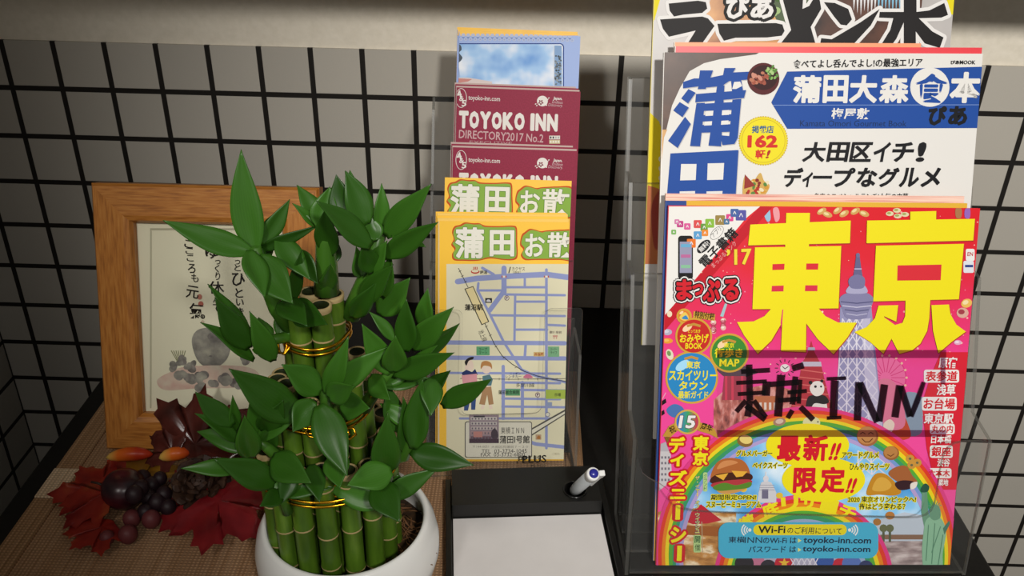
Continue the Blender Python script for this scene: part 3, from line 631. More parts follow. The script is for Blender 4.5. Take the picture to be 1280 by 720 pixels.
# --- blue sightseeing leaflets
GOLDP = ramp_mat('gold_band_print', [(0.2, 'd99a1c'), (0.5, 'f0bc3c'), (0.8, 'e0a228')], scale=30, stretch=(1, 6, 1), rough=.4)
CLOUD = ramp_mat('printed_sky', [(0.36, '5f93d2'), (0.5, '9cc0e6'), (0.62, 'e6e8ee')], scale=26, detail=3, rough=.45)
BLUEP = M('8fa6d8', .45, 0, .3, 'blue_leaflet')
def d_blue(P):
    P.rect(552, 28, 715, 45, GOLDP, 1); P.rect(552, 28, 715, 33, GOLDP, 1)
    for i in range(26):
        x = 561 + 6.05 * i; P.ell(x, 43.8 + .12 * i / 2, 2.6, 2.4, 'c4cfec', 2, 10); P.ell(x + 3, 48.8 + .06 * i, 2.4, 2.2, 'c4cfec', 2, 10); P.ell(x + 3, 48.8 + .06 * i, 1.2, 1.1, 'a8b8e2', 3, 8)
        P.ell(x, 46.3 + .06 * i, 1.6, 1.6, '7d96cf', 1.5, 8)
    P.rrect(566, 54, 705, 140, 5, '2c4a92', 3); P.rrect(567.3, 55.3, 703.6, 140, 4, CLOUD, 4)
    P.rrect(557.5, 58, 563, 140, 2, '7288c4', 3)
    P.sm([(567, 56), (575, 56), (577, 62), (574, 66), (578, 72), (575, 77), (570, 80), (567, 78)], '4c5866', 5)
    P.sm([(567, 80), (572, 78), (575, 96), (573, 104), (567, 104)], 'a9c0e8', 5); P.poly([(567, 97), (585, 97), (615, 102), (615, 110), (567, 110)], 'e8d8d4', 6); P.poly([(572, 98), (590, 99), (585, 102), (570, 104)], 'd89088', 7)
    P.rect(692, 57, 693, 140, 'dfe6f0', 6); P.rect(693, 57, 702, 140, '8fb2de', 5)
    rn = random.Random(5)
    for i in range(60): x, y = rn.uniform(694, 701), rn.uniform(70, 106); P.ell(x, y, 1.4, 1.2, rn.choice(['5c6a76', '7d8894', '46525c', '9aa4ac']), 6, 6)
leaflet('leaflet', 'pale blue sightseeing leaflet with gold top and sky photo, foremost of the back row', .085, .0155, .3385, .104, .21, .0012, BLUEP, PAGE_W, 'blue sightseeing leaflets', d_blue)
for i, (dx, dv) in enumerate(((-.0014, .0012), (-.0016, .0028))):
    leaflet('leaflet', ('pale blue leaflet peeking out directly behind the sky photo leaflet', 'gold topped leaflet at the very back of the rack, its edge highest of all')[i], .0868 + .0018 * i, .0155 + dx, .3385 + dv, .1035, .21, .0012, (BLUEP, GOLDP)[i], PAGE_W, 'blue sightseeing leaflets', (lambda P: P.rect(540, 20, 730, 44.5, GOLDP, 1)))
# --- maroon directories
MAROON = ramp_mat('maroon_cover', [(0.4, '84203a'), (0.6, '8c2440')], scale=900, detail=1, rough=0.5, spec=.15)
def d_maroon(dyp):
    def f(P):
        q = dyp; W = 'f1ece6'
        P.ell(576.5, 122.5 + q, 7, 12.2, W, 1, 30); P.ell(576.5, 122.5 + q, 6.3, 11.5, MAROON, 2, 30)
        P.text('4', 570.5, 113 + q, 577, 122 + q, W, 3, .03, rot=12); P.text('&', 574, 119.5 + q, 580, 126.5 + q, W, 3, .02); P.text('5', 577, 125 + q, 583, 133 + q, W, 3, .03)
        P.text('toyoko-inn.com', 585.5, 119.8 + q, 625, 127.5 + q, W, 2, .008, rot=-1)
        P.ell(678, 126.3 + q, 6.8, 6.6, W, 1, 24)
        for a in range(5): P.ell(676 + 2.1 * math.cos(a * 1.257 + .3), 128 + q + 2.1 * math.sin(a * 1.257 + .3), 1.35, 1.0, '84203a', 2, 8, rot=math.degrees(a * 1.257 + .3))
        for x, y in ((671, 132), (669.5, 130), (686, 122.5), (684.5, 124.5), (683, 131.5)): P.ell(x, y + q, 1.1, .7, W, 2, 8, rot=-30)
        P.text('Japan.', 691.5, 121 + q, 703, 126 + q, W, 2, .03, rot=-2, shear=.15); P.text('Endless', 690.5, 125.8 + q, 703.5, 129.6 + q, 'd9b9bd', 2, .0, rot=-2, shear=.15); P.text('Discovery.', 685.5, 129.5 + q, 703.5, 134.4 + q, 'd9b9bd', 2, .0, rot=-2, shear=.15)
        x = 573.6
        for ch, w in (('T', 13), ('O', 13.2), ('Y', 14.8), ('O', 13.6), ('K', 14.6), ('O', 14), (' ', 6), ('I', 6.4), ('N', 14.4), ('N', 14.6)):
            if ch != ' ': P.text(ch, x, 138.3 + q + (x - 573) * .036, x + w - .9, 160.5 + q + (x - 573) * .036, W, 2, .085)
            x += w
        P.text('DIRECTORY2017 No.2', 573.8, 165 + q, 679.5, 175.6 + q, 'd5b0b2', 2, .014, rot=-1.3)
        P.text('EXECUTIVE', 587, 176.5 + q, 640, 180 + q, 'c39a9e', 2, .0)
        P.rect(686.5, 169.6 + q, 700, 174.3 + q, 'e8e2da', 2); P.rect(686.5, 175 + q, 700, 179.6 + q, 'd8c8a0', 2)
        for i in range(4): P.rect(687.5 + 3.2 * i, 170.6 + q, 689.3 + 3.2 * i, 173.2 + q, ('3a3a48', '3a3a48', 'b8b8b8', 'b8b8b8')[i], 3); P.rect(687.5 + 3.2 * i, 176 + q, 689.3 + 3.2 * i, 178.4 + q, 'f4f0e4', 3)
    return f
SLIVER = M('b9a29c', .6, 0, .3, 'maroon_edge')
for row, (dyb, u0, vt, q, where) in enumerate(((.056, .0142, .3000, 0, 'upper'), (.042, .0118, .2555, 77.5, 'lower'))):
    leaflet('hotel_directory', 'maroon hotel directory at the front of the %s maroon stack' % where, dyb, u0, vt, .1032, .21, .0016, MAROON, PAGE_W, '%s stack of maroon directories' % where, d_maroon(q), 'brochure')
    for i in range(3):
        leaflet('hotel_directory', 'maroon hotel directory behind the front one of the %s maroon stack, edge only' % where, dyb + .0018 * (i + 1), u0 - .0006 * (i + 1), vt + .0008 * (i + 1) , .1032 - .0016 * (i > 1), .21, .0016, (SLIVER, MAROON, SLIVER)[i], PAGE, '%s stack of maroon directories, edges' % where, None, 'brochure')
# --- yellow walking maps
YELP = M('f0bd34', .42, 0, .3, 'yellow_map_paper'); CREAM = 'efe9c8'; ROAD = '98a3d6'
def title(P, q=0, dx=0):
    G, O, W = '8fb84a', 'd0561c', 'f6f3e6'; b = .03
    def cloud(pts, lay):
        P.sm([(x + dx, y + q) for x, y in pts], O, lay); c = (sum(p[0] for p in pts) / len(pts), sum(p[1] for p in pts) / len(pts))
        P.sm([(x + dx + (1.6 if x < c[0] else -1.6), y + q + (1.6 if y < c[1] else -1.6)) for x, y in pts], G, lay + 1)
    cloud([(564, 290), (567, 283), (574, 281), (580, 278), (590, 279), (598, 279), (606, 282), (624, 282.5), (640, 282), (645, 285), (645.5, 300), (646, 320), (641, 325), (628, 325), (612, 323), (596, 326), (578, 326), (566, 325), (564, 318), (567, 312), (563, 306), (566, 299)], 1)
    cloud([(651, 294), (655, 290), (661, 286), (668, 287), (675, 289), (682, 288), (690, 287.5), (702, 287), (720, 288), (722, 305), (720, 326), (700, 325), (684, 325), (668, 325), (655, 325), (650, 319), (653, 312), (649, 306)], 1)
    P.text('蒲', 568 + dx, 284 + q, 604 + dx, 323 + q, W, 4, b + .012, out=(('5f8a2c', .02),)); P.text('田', 611 + dx, 287.5 + q, 642 + dx, 320.5 + q, W, 4, b + .012, out=(('5f8a2c', .02),))
    P.text('お', 655 + dx, 292 + q, 680 + dx, 321 + q, W, 4, b, out=(('5f8a2c', .02),)); P.text('散', 683 + dx, 290 + q, 717 + dx, 322 + q, W, 4, b, out=(('5f8a2c', .02),))
def d_map(P):
    P.rect(541, 270, 549, 600, 'd9d8d0', 1); title(P, 0, 1)
    P.rect(558, 330, 722, 578, CREAM, 1); P.rect(541, 574, 722, 600, 'e6b23c', 1)
    R = lambda pts, w: P.stroke(pts, w, ROAD, 2)
    R([(572, 352), (596, 348), (640, 345), (683, 343), (720, 348)], 7); R([(630, 335), (630, 366)], 6.5); R([(603, 335), (617, 343)], 3.5); R([(683, 337), (683, 560)], 3.4)
    R([(598, 354), (597, 363), (612, 392), (630, 428), (652, 462), (670, 470), (700, 476), (716, 480)], 3.2); R([(630, 364), (612, 388)], 6)
    for y, x0, x1 in ((363, 598, 628), (359, 630, 682), (368, 632, 706), (377, 645, 682), (394, 614, 706), (412, 645, 684), (428, 558, 706), (447, 558, 706), (406, 684, 706), (466, 558, 700), (478, 628, 700), (487, 628, 706), (498, 628, 700), (508, 628, 706), (523, 575, 690)): R([(x0, y), (x1, y + (1 if x1 > 690 else 0))], 5.4 if y in (428, 447) else 3.0)
    R([(644, 368), (643, 426)], 3); R([(656, 347), (656, 358)], 3); R([(657, 432), (656, 446)], 3.4); R([(629, 458), (629, 523)], 4.2); R([(653, 478), (653, 523)], 4); R([(640, 545), (670, 555), (716, 560)], 4.5)
    D = '3c3a34'
    P.stroke([(573, 335), (585, 359)], .8, D, 3, False); P.stroke([(606, 404), (611, 415), (618, 430), (628, 445), (640, 455), (655, 464), (672, 470), (690, 474), (716, 478)], .9, D, 3, False); P.stroke([(575, 473), (640, 474), (716, 473)], .7, D, 3, False)
    for i in range(9): x = 600 + 12 * i; P.stroke([(x, 472.2), (x, 475.2)], .6, D, 3, False)
    for (x, y), a in (((575, 339), .5), ((578, 345), .5), ((582, 352), .5), ((608, 408), .5), ((613, 419), .5), ((620, 433), .6), ((630, 447), .8), ((645, 459), 1)): P.stroke([(x - 1.6, y + 1), (x + 1.6, y - 1)], .6, D, 3, False)
    P.poly([(580.5, 361), (591.5, 357.5), (611.5, 402), (602, 406.5)], D, 3); P.poly([(582, 361.5), (591, 358.7), (610, 401.8), (602.6, 405)], 'efdfa8', 4)
    P.text('蓮沼駅', 581, 380, 603.5, 388, '22201c', 5, .03); P.text('池上線', 596, 416, 611, 423, D, 4, .0, rot=-68); P.text('カクヤス', 640, 333.5, 656, 338.5, D, 3, .0); P.text('（酒店）', 641, 339, 651, 342, D, 3, .0)
    P.stroke([(638, 334), (636, 341)], 1.2, D, 3); P.text('銭湯', 600, 338, 609, 342.6, D, 3, .02)
    P.ell(594, 339.5, 5.4, 2.6, 'c8342c', 3, 16); P.ell(594, 338.8, 4.3, 1.7, CREAM, 4, 14)
    for i in (-2, 0, 2): P.stroke([(594 + i, 333.5), (594.6 + i, 335), (593.8 + i, 337)], .9, 'c8342c', 5, False)
    P.rect(606.5, 372.5, 615, 378.5, '2a2a30', 3); P.sm([(608, 377), (609, 374.5), (612, 374.5), (613.5, 377)], 'd8d8e0', 4)
    for x, y in ((633.5, 372.5), (672, 493.5)): P.ell(x, y, 3.1, 3.1, '6a3a52', 3, 14); P.ell(x, y, 2.4, 2.4, 'efe9e0', 4, 14); P.text('P', x - 1.2, y - 1.7, x + 1.3, y + 1.7, '5a2a44', 5, .03)
    for x in (630, 683): P.rect(x - 3, 344.5, x + 3, 347, 'f2efe6', 3); P.rect(x - 3, 344.5, x - 1.6, 347, 'c4564a', 4); P.rect(x + 1.6, 344.5, x + 3, 347, 'c4564a', 4)
    for x0, y0, x1, y1, c, a, b_ in ((595.5, 433, 612, 444, '6ab07e', 'コープ', 'マート'), (685, 433, 699, 446, '7fb88a', 'スーパー', 'ライフ')): P.rect(x0, y0, x1, y1, c, 3); P.text(a, x0 + 3, y0 + 1.5, x1 - 3, y0 + 5, '1e3a24', 4, .01); P.text(b_, x0 + 3, y0 + 6, x1 - 3, y0 + 9.5, '1e3a24', 4, .01)
    P.rect(667, 440, 680, 445.5, 'd8b87a', 3); P.text('弁当屋', 668, 441, 679, 444.6, 'b04a2c', 4, .02); P.text('郵便局前', 687, 413.5, 702, 417, '6a5a54', 4, .01); P.rect(691, 419, 697, 421, 'd8a090', 4); P.rect(692, 421, 693.2, 423.5, 'd8a090', 4); P.rect(695, 421, 696.2, 423.5, 'd8a090', 4)
    P.text('ニッポン', 637, 465, 651, 468.6, '2a3a7a', 4, .02); P.text('レンタカー', 632, 468.8, 651.5, 472.3, '2a3a7a', 4, .01); P.sm([(654, 471), (656, 469.2), (658, 467.6), (662, 467.8), (664, 469.6), (666, 471), (664, 472.6), (656, 472.6)], 'd87a9a', 4)
    P.text('多摩川線', 645, 478.5, 668, 484, '3c3a34', 4, .0)
    P.rect(632, 486, 650, 494.5, '68a878', 3); P.text('蒲田総合病院', 623, 487.6, 649, 492.8, '24382a', 4, .02); P.rect(682, 487, 707, 498.5, 'b0c84c', 3); P.text('市場', 693, 491, 701, 495.5, '46521e', 4, .02)
    P.ell(684.5, 518, 3, 3, '6a6a88', 3, 14); P.ell(684.5, 518, 2.3, 2.3, 'e6e4d8', 4, 14); P.rect(684, 502.5, 690, 507.5, '98a8c8', 3)
    P.rect(669.5, 543, 676.5, 549.5, 'c8a888', 3); P.sm([(671, 548), (672.5, 544.5), (675, 545), (675, 548.5)], 'b87a3c', 4)
    # two walkers
    SK = 'f1dccb'
    P.sm([(581, 452), (586, 447), (592, 446), (591, 449), (586, 451), (583, 457)], '2a2628', 3); P.sm([(584, 452), (589, 450), (592, 456), (591, 462), (585, 464), (581, 460)], SK, 2.5); P.poly([(577, 466), (583, 462), (590, 465), (594, 461), (597, 468), (590, 474), (580, 474)], '2c3a6c', 3); P.poly([(577, 469), (596, 467), (597, 487), (580, 489)], 'e0a0a8', 4); P.poly([(581, 486), (596, 485), (594, 512), (589, 512), (589, 494), (585, 513), (580, 513)], '3c5488', 5)
    P.sm([(601, 461), (602, 453), (608, 451), (614, 454), (615, 461), (612, 458), (605, 457)], 'c08a54', 4); P.sm([(603, 459), (613, 458), (613, 464), (608, 467), (603, 464)], SK, 3); P.poly([(603, 470), (612, 468), (616, 474), (614, 482), (604, 482)], '5a8088', 4); P.poly([(604, 481), (614, 480), (613, 492), (602, 492)], SK, 3.5); P.poly([(604, 484), (614, 483), (617, 505), (611, 506), (609, 493), (606, 506), (599, 505)], 'b08a64', 5); P.poly([(602, 506), (606, 506), (605, 511), (601, 511)], SK, 4); P.poly([(611, 506), (615, 506), (616, 511), (612, 511)], SK, 4)
    # address box
    P.poly([(663, 536), (716, 506), (716, 512), (664, 545)], '5a5650', 5); P.poly([(663, 538), (716, 508.5), (716, 510.5), (664, 543)], 'ece8d4', 6)
    P.rrect(581, 526.5, 665, 572, 3, '5a5650', 6); P.rrect(582, 527.5, 664, 571, 2.5, 'ebe7d6', 7)
    P.rect(586.5, 518, 623.5, 553.5, '9c8a94', 8)
    rn = random.Random(2)
    for r in range(5):
        P.rect(588.5, 521 + 6 * r, 621, 524.8 + 6 * r, ('d8d2cc', 'cfc8c4', 'd0c4c0', 'b8989a', '6a4a58')[r], 9)
        for i in range(8): P.rect(589.5 + 4 * i, 522 + 6 * r, 591.5 + 4 * i, 524.2 + 6 * r, '746a78', 10)
    P.rect(592, 519.3, 606, 521.3, '3a3440', 11); P.rect(592, 539, 603, 546, 'c88a84', 11); P.rect(586.5, 548, 623.5, 553.5, '4a3444', 11); P.sm([(614, 540), (618, 535), (622, 540), (622, 547), (615, 547)], '4a3c48', 11)
    P.text('東横ＩＮＮ', 626, 533.5, 655, 542, '3a3634', 8, .0); P.text('蒲田Ⅰ号館', 624.5, 544, 662, 554, '26221f', 8, .02)
    P.text('〒144-0051', 591, 556.5, 611, 559.5, '8a867a', 8, .0); P.text('大田区西蒲田７－２０', 614, 556.5, 660, 559.8, '7c786c', 8, .0); P.text('TEL  03-3734-1045', 602, 561, 658.5, 566, '3a3634', 8, .0); P.text('FAX  03-3732-6800', 601, 565.6, 656, 570.2, '3a3634', 8, .0)
    P.text('ご案内', 690, 566, 699, 568.5, 'a89c80', 4, .0)
leaflet('walking_map', 'yellow walking map leaflet with blue street plan, foremost in the rack', .0065, .0040, .2090, .105, .2002, .0012, YELP, PAGE_W, 'front stack of yellow walking maps', d_map, 'leaflet', LPF)
YEDGE = M('e9c25c', .5, 0, .3, 'yellow_edge')
for i in range(4):
    leaflet('walking_map', 'yellow walking map behind the street plan one, only edges showing', .0065 + .0016 * (i + 1), .0040 - .0005 * (i + 1) + .0006 * (i == 2), .2095 + .0013 * (i + 1) - .0008 * (i == 3), .105, .2002, .0012, (YEDGE, YELP, YEDGE, YELP)[i], PAGE_W, 'yellow walking map edges', None, 'leaflet', LPF)
leaflet('walking_map', 'yellow walking map standing higher behind the front map stack, top half of its title showing', .0235, .0055, .2375, .1030, .205, .0012, YELP, PAGE_W, None, lambda P: title(P, -54, -5))

# ------------------------------------------------------------ memo tray, memo pad, pen
TP = Plane((-0.0572, -0.3065, 0.0), 90 - 1e-6, 5.2)
TM = Matrix.Translation((-0.0572, -0.3065, 0.0)) @ Matrix.Rotation(rad(5.2), 4, 'Z')
t = thing('memo_tray', 'black memo tray with a pen hole in front of the leaflet rack', 'tray', TM)
TBL = M('161615', 0.36, 0, .4, 'black_plastic')
W_, D_ = 0.1265, 0.150; X0, X1 = 0.0052, 0.1200
b = bmesh.new(); box(b, 0, W_, -D_, 0, 0.0046, 0.0062, 0, .0005); box(b, 0, 0.0045, -D_, 0, 0.0046, 0.0125, 0, .0006); box(b, W_ - 0.0045, W_, -D_, 0, 0.0046, 0.0125, 0, .0006); box(b, 0, W_, -D_, -D_ + .0045, 0.0046, 0.0125, 0, .0006); obj('tray_body', b, TBL, t)
HX, HY, HZ = 0.1007, -0.0285, 0.0225
b = bmesh.new(); n = 24; hr = .0086                            # raised block with a round hole: ring of quads from hole to outline
o_pts = []; 
for i in range(n):
    a = 2 * math.pi * i / n; c, s_ = math.cos(a), math.sin(a); k = min((X1 - HX if c > 0 else HX - X0) / max(abs(c), 1e-6), ((-.0005 - HY) if s_ > 0 else (HY + .0415)) / max(abs(s_), 1e-6)); o_pts.append((HX + c * k, HY + s_ * k))
for cx, cy in ((X0, -.0005), (X1, -.0005), (X1, -.0415), (X0, -.0415)):
    j = min(range(n), key=lambda q: math.hypot(o_pts[q][0] - cx, o_pts[q][1] - cy)); o_pts[j] = (cx, cy)
inn = [b.verts.new((HX + hr * math.cos(2 * math.pi * i / n), HY + hr * math.sin(2 * math.pi * i / n), HZ)) for i in range(n)]; dwn = [b.verts.new((v.co.x, v.co.y, .0085)) for v in inn]
tops = [b.verts.new((x, y, HZ)) for x, y in o_pts]; bots = [b.verts.new((x, y, .0063)) for x, y in o_pts]
for i in range(n):
    j = (i + 1) % n; b.faces.new((inn[i], tops[i], tops[j], inn[j])); b.faces.new((tops[i], bots[i], bots[j], tops[j])); b.faces.new((dwn[i], inn[i], inn[j], dwn[j]))
b.faces.new(dwn); bmesh.ops.recalc_face_normals(b, faces=b.faces[:]); obj('raised_block', b, TBL, t)
b = bmesh.new(); tube(b, [(HX + .0089 * math.cos(q), HY + .0089 * math.sin(q), HZ + .0002) for q in [2 * math.pi * i / 28 for i in range(28)]], .0008, 8, 0, True); obj('hole_rim', b, M('0e0e0e', .25, 0, .5), t)
b = bmesh.new(); box(b, X0 + .0004, X1 - .0004, -D_ + .006, -.0425, .0064, .0100, 0, .0002, 1)
o = obj('memo_pad', b, ramp_mat('memo_paper', [(0.3, 'd8d4d2'), (0.7, 'dedad8')], scale=40, rough=.8, spec=.2)); o.matrix_world = TM; tag(o, 'blank white memo pad lying in the black tray', 'notepad')
A = TM @ Vector((HX, HY, .0095)); hole = TM @ Vector((HX, HY, HZ)); hpt = at_z(718, 612, .0225)
d742 = ray(742, 592); ww = CP - hole; L = .052; dn = d742.normalized(); bq = dn.dot(ww); tip = CP + dn * (-bq - math.sqrt(max(bq * bq - ww.dot(ww) + L * L, 0)))
ax = (tip - hole).normalized(); rot = ax.to_track_quat('Z', 'Y').to_matrix().to_4x4()
t = thing('ballpoint_pen', 'grey ballpoint pen with blue end and white clip standing in the tray hole', 'pen', Matrix.Translation(hole - ax * .0025) @ rot)
Lp = L + .0025
b = bmesh.new(); lathe(b, [(.0008, -.0055), (.0022, -.003), (.0042, .002), (.0046, .008), (.0047, Lp - .006)], 28); obj('barrel', b, M('9ea2a4', .3, 0, .5, 'pen_grey'), t)
b = bmesh.new(); lathe(b, [(.0049, Lp - .008), (.0050, Lp - .001), (.0046, Lp), (.0036, Lp + .0002)], 28); obj('cap_ring', b, M('e2e2e0', .35, 0, .4, 'pen_white'), t)
b = bmesh.new(); lathe(b, [(.0035, Lp - .0005), (.0035, Lp + .0008), (.0030, Lp + .0018), (.0015, Lp + .0024), (.0002, Lp + .0026)], 24); obj('end_plug', b, M('2a2c8c', .25, 0, .5, 'pen_blue'), t)
loc_r = rot.to_3x3().inverted() @ r0; ca = math.atan2(loc_r.y, loc_r.x) + .12
b = bmesh.new(); box(b, .0045, .0088, -.0021, .0021, Lp - .0075, Lp + .0002, 0, .0006); box(b, .0068, .0086, -.0018, .0018, Lp - .034, Lp - .006, 0, .0006); box(b, .0046, .007, -.0012, .0012, Lp - .034, Lp - .031, 0, .0004)
o = obj('clip', b, M('e2e2e0', .35, 0, .4), t); o.rotation_euler = (0, 0, ca)

# ------------------------------------------------------------ magazine rack (clear acrylic, three steps)
MP = Plane((0.1035, -0.383, 0.008), 20.5, 2.5, 0.1); MR = Plane((0.1035, -0.383, 0.0), 20.5, 2.5)
tm = math.tan(rad(20.5))
RM = Matrix.Translation(MR.o) @ Matrix.Rotation(rad(2.5), 4, 'Z')
t = thing('magazine_rack', 'large stepped clear acrylic rack holding three tiers of magazines', 'rack', RM)
SH = 0.0; A0, A1 = -0.0235, 0.2250
prof = [(-.0065, .0006), (.0145, .1075), (.043, .1115), (.060, .150), (.083, .200), (.103, .2015), (.1255, .2525), (.144, .254), (.166, .3165), (.1735, .3165), (.0560, .0006)]
for x in (A0, A1): panel('side_panel', [(x, y, z) for y, z in prof], (.0026, 0, 0), t)
bm = bmesh.new(); box(bm, A0 + .0027, A1 - .0001, -.005, .0545, .0006, .0036, 0, .0006); obj('base_panel', bm, ACRYL, t)
panel('back_panel', [(x, .0500 + z * tm, z) for x, z in ((A0 + .0027, .004), (A1, .004), (A1, .3165), (A0 + .0027, .3165))], (0, .0026, 0), t)
for b0, z0, z1 in ((.0115, .0037, .199), (.0312, .0037, .252)):
    panel('divider', [(x, b0 + z * tm, z) for x, z in ((A0 + .0028, z0), (A1 - .0002, z0), (A1 - .0002, z1), (A0 + .0028, z1))], (0, .0022, 0), t)
for b0, b1, z in ((.0137, .0333, .0705), (.0357, .0498, .125)):
    bm = bmesh.new(); x0, x1 = A0 + .0028, A1 - .0002; y0, y1 = b0 + z * tm, b1 + z * tm; box(bm, x0, x1, y0, y1, z, z + .002, 0, .0004); obj('tier_floor', bm, ACRYL, t)
FL = math.degrees(math.atan2(.0210, .1069)); FQ = Plane(MR.o + MR.b * (-.0067) + Vector((0, 0, .0006)), FL, 2.5)
def fq(x, y): u, v = FQ.loc(x, y); return u, v
out = [(A0 + .0028, .0035), (A1 - .0003, .0035)]
out += [(A1 - .0003, fq(1229, 550)[1] - .002), (A1 - .002, fq(1229, 550)[1])]
out += [fq(*q) for q in ((1210, 550), (1200, 550.5), (1191, 553), (1184, 558), (1179, 565), (1176, 574), (1173, 590), (1170, 612), (1167, 627), (1163, 636), (1156, 642), (1146, 645), (1130, 645.5))]
out += [fq(*q) for q in ((1000, 642), (900, 639), (870, 637), (856, 634), (847, 628), (841, 620), (834, 610), (824, 603), (812, 597), (803, 590), (799, 582), (797, 572), (796, 560))]
out += [(A0 + .0028, fq(795, 545)[1])]
cs, sn = math.cos(rad(FL)), math.sin(rad(FL))
panel('front_panel', [(u, -.0067 + v * sn, .0006 + v * cs) for u, v in out], (0, -.0026 * cs, .0026 * sn), t)

# ------------------------------------------------------------ magazines
def magazine(name, label, dy, u0, u1, v0, v1, th, cover, pages, group=None, draw=None, spine=None, plane=MP):
    pl = plane.off(dy).moved(u0, v0); o = thing(name, label, 'magazine', pl.matrix(), group)
    c = sheet_body(o, u1 - u0, v1 - v0, th, cover, pages, spine)
    if draw: P = Print(pl, u1 - u0, v1 - v0); draw(P, c); P.build('print', c)
    return o
WHITE = 'eeece8'; YEL_ = 'f7e81c'; REDT = 'd8202c'
SKYP = ramp_mat('printed_sky_blue', [(0.38, '3f8fd0'), (0.52, '86bfe6'), (0.66, 'd8e6f2')], scale=22, detail=3, rough=.35)
COVER_T = ramp_mat('red_pink_cover', [(0.0, 'e44f98'), (0.58, 'e04290'), (0.74, 'd82f60'), (0.88, 'd22636'), (1.0, 'ce1f2a')], kind='grad', axis=1, rng=(0.02, 0.262), scale=30, rough=0.32, mixn=0.12)
STREET = ramp_mat('street_print', [(0.3, '6a5a5c'), (0.5, '9c8c8c'), (0.7, 'c4b8b8')], scale=70, stretch=(1, 3, 1), rough=.35)
HARBOUR = ramp_mat('harbour_print', [(0.3, '7a4a22'), (0.5, 'c08a4c'), (0.62, 'e8d8b8'), (0.75, '8a5a34')], scale=60, stretch=(1, 2.2, 1), rough=.35)
BRICK = ramp_mat('old_building_print', [(0.3, '5a2e30'), (0.5, 'b0645a'), (0.65, 'd8a098'), (0.8, '48282c')], scale=90, stretch=(2.5, 1, 1), rough=.35)
RAIN = ('e8408c', 'e8402c', 'f08a1e', 'f4dc28', '5cb03c', '3c9c6c', '7a9cd8', 'b8a4d8')
def d_tokyo(P, cover):
    rn = random.Random(11)
    # sparkles
    for i in range(240):
        x, y = rn.uniform(836, 1222), rn.uniform(262, 470); r = rn.choice([.5, .7, .9, 1.4]); P.ell(x, y, r, r, rn.choice(['f8b8b0', 'f6a0a8', 'fbe0c0', 'f490b0']), 1, 7)
    # skytree
    P.poly([(1050, 384), (1089, 384), (1098, 480), (1107, 560), (1112, 600), (1036, 600), (1042, 540), (1047, 480)], '9a98c0', 4)
    for k in range(13):
        y0, y1 = 398 + 15 * k, 413 + 15 * k; xl0, xr0 = 1053 - (y0 - 395) * .075, 1087 + (y0 - 395) * .10; xl1, xr1 = 1053 - (y1 - 395) * .075, 1087 + (y1 - 395) * .10
        n_ = 4
        for q in range(n_):
            a0, a1 = xl0 + (xr0 - xl0) * q / n_, xl0 + (xr0 - xl0) * (q + 1) / n_; b0, b1 = xl1 + (xr1 - xl1) * q / n_, xl1 + (xr1 - xl1) * (q + 1) / n_
            P.stroke([(a0, y0), (b1, y1)], 1.5, 'dcd8ea', 5, False); P.stroke([(a1, y0), (b0, y1)], 1.5, 'dcd8ea', 5, False); P.stroke([(a0, y0), (b0, y1)], 1.4, 'e8e4f2', 5, False)
    P.poly([(1076, 398), (1087, 398), (1106, 560), (1086, 560)], 'c4c0dc', 4.5)
    P.sm([(1049, 374), (1056, 367), (1070, 365), (1083, 366), (1091, 372), (1090, 380), (1085, 390), (1081, 398), (1059, 398), (1053, 388)], '8886ae', 6)
    for k, (x0, x1, y) in enumerate(((1051, 1090, 377), (1053, 1088, 382), (1056, 1085, 387), (1058, 1083, 392))): P.stroke([(x0, y), ((x0 + x1) / 2, y + 2), (x1, y)], 1.3, ('565680', 'c8c6e0', '5c5c84', 'b8b6d4')[k], 7)
    P.sm([(1058, 366), (1062, 356), (1071, 350), (1080, 356), (1083, 366)], 'b0aed0', 6.5); P.sm([(1060, 352), (1063, 346), (1071, 343), (1079, 346), (1081, 352), (1078, 360), (1064, 360)], '7c7aa4', 7)
    P.poly([(1066, 346), (1068, 334), (1070, 318), (1074, 318), (1076, 334), (1078, 346)], '6a6890', 6.5); P.ell(1072, 319, 2.6, 3, '74729a', 7, 12); P.stroke([(1068, 336), (1076, 336)], 1.4, 'c0bedc', 8)
    # tokyo characters
    o1 = (915, 255); k = .264
    Y = YEL_
    for lay, col, dx, dy in ((8, 'b8402c', .9, 1.1), (10, Y, 0, 0)):
        oo = (o1[0] + dx, o1[1] + dy)
        for pts in ([(255, 42), (367, 42), (362, 200), (350, 480), (348, 700), (230, 695), (240, 480), (250, 200)], [(85, 97), (560, 78), (556, 185), (75, 195)], [(107, 205), (515, 198), (502, 493), (95, 497)],
                    [(188, 490), (152, 530), (100, 555), (22, 558), (55, 620), (120, 708), (185, 645), (235, 560), (248, 480)], [(405, 490), (440, 530), (500, 560), (588, 560), (545, 630), (478, 710), (405, 640), (346, 560), (340, 480)]): P.zp(oo, k, pts, col, lay)
        o2 = (1060 + dx, 255 + dy)
        for pts in ([(292, 36), (415, 33), (414, 80), (292, 82)], [(88, 78), (598, 70), (590, 172), (85, 185)], [(130, 197), (546, 188), (522, 450), (117, 460)], [(270, 450), (387, 450), (382, 540), (372, 600), (340, 660), (300, 692), (240, 708), (200, 630), (165, 533), (220, 572), (255, 562), (268, 530)],
                    [(142, 480), (235, 478), (226, 556), (168, 530), (203, 637), (165, 708), (100, 650), (28, 605), (85, 582), (125, 540)], [(392, 478), (475, 475), (482, 520), (510, 570), (555, 603), (490, 650), (425, 705), (400, 600)]): P.zp(o2, k, pts, col, lay)
    H = 'e0303c'
    for pts in ([(190, 284), (247, 282), (245, 310), (189, 312)], [(350, 281), (407, 281), (405, 310), (349, 310)]): P.zp(o1, k, pts, H, 11)
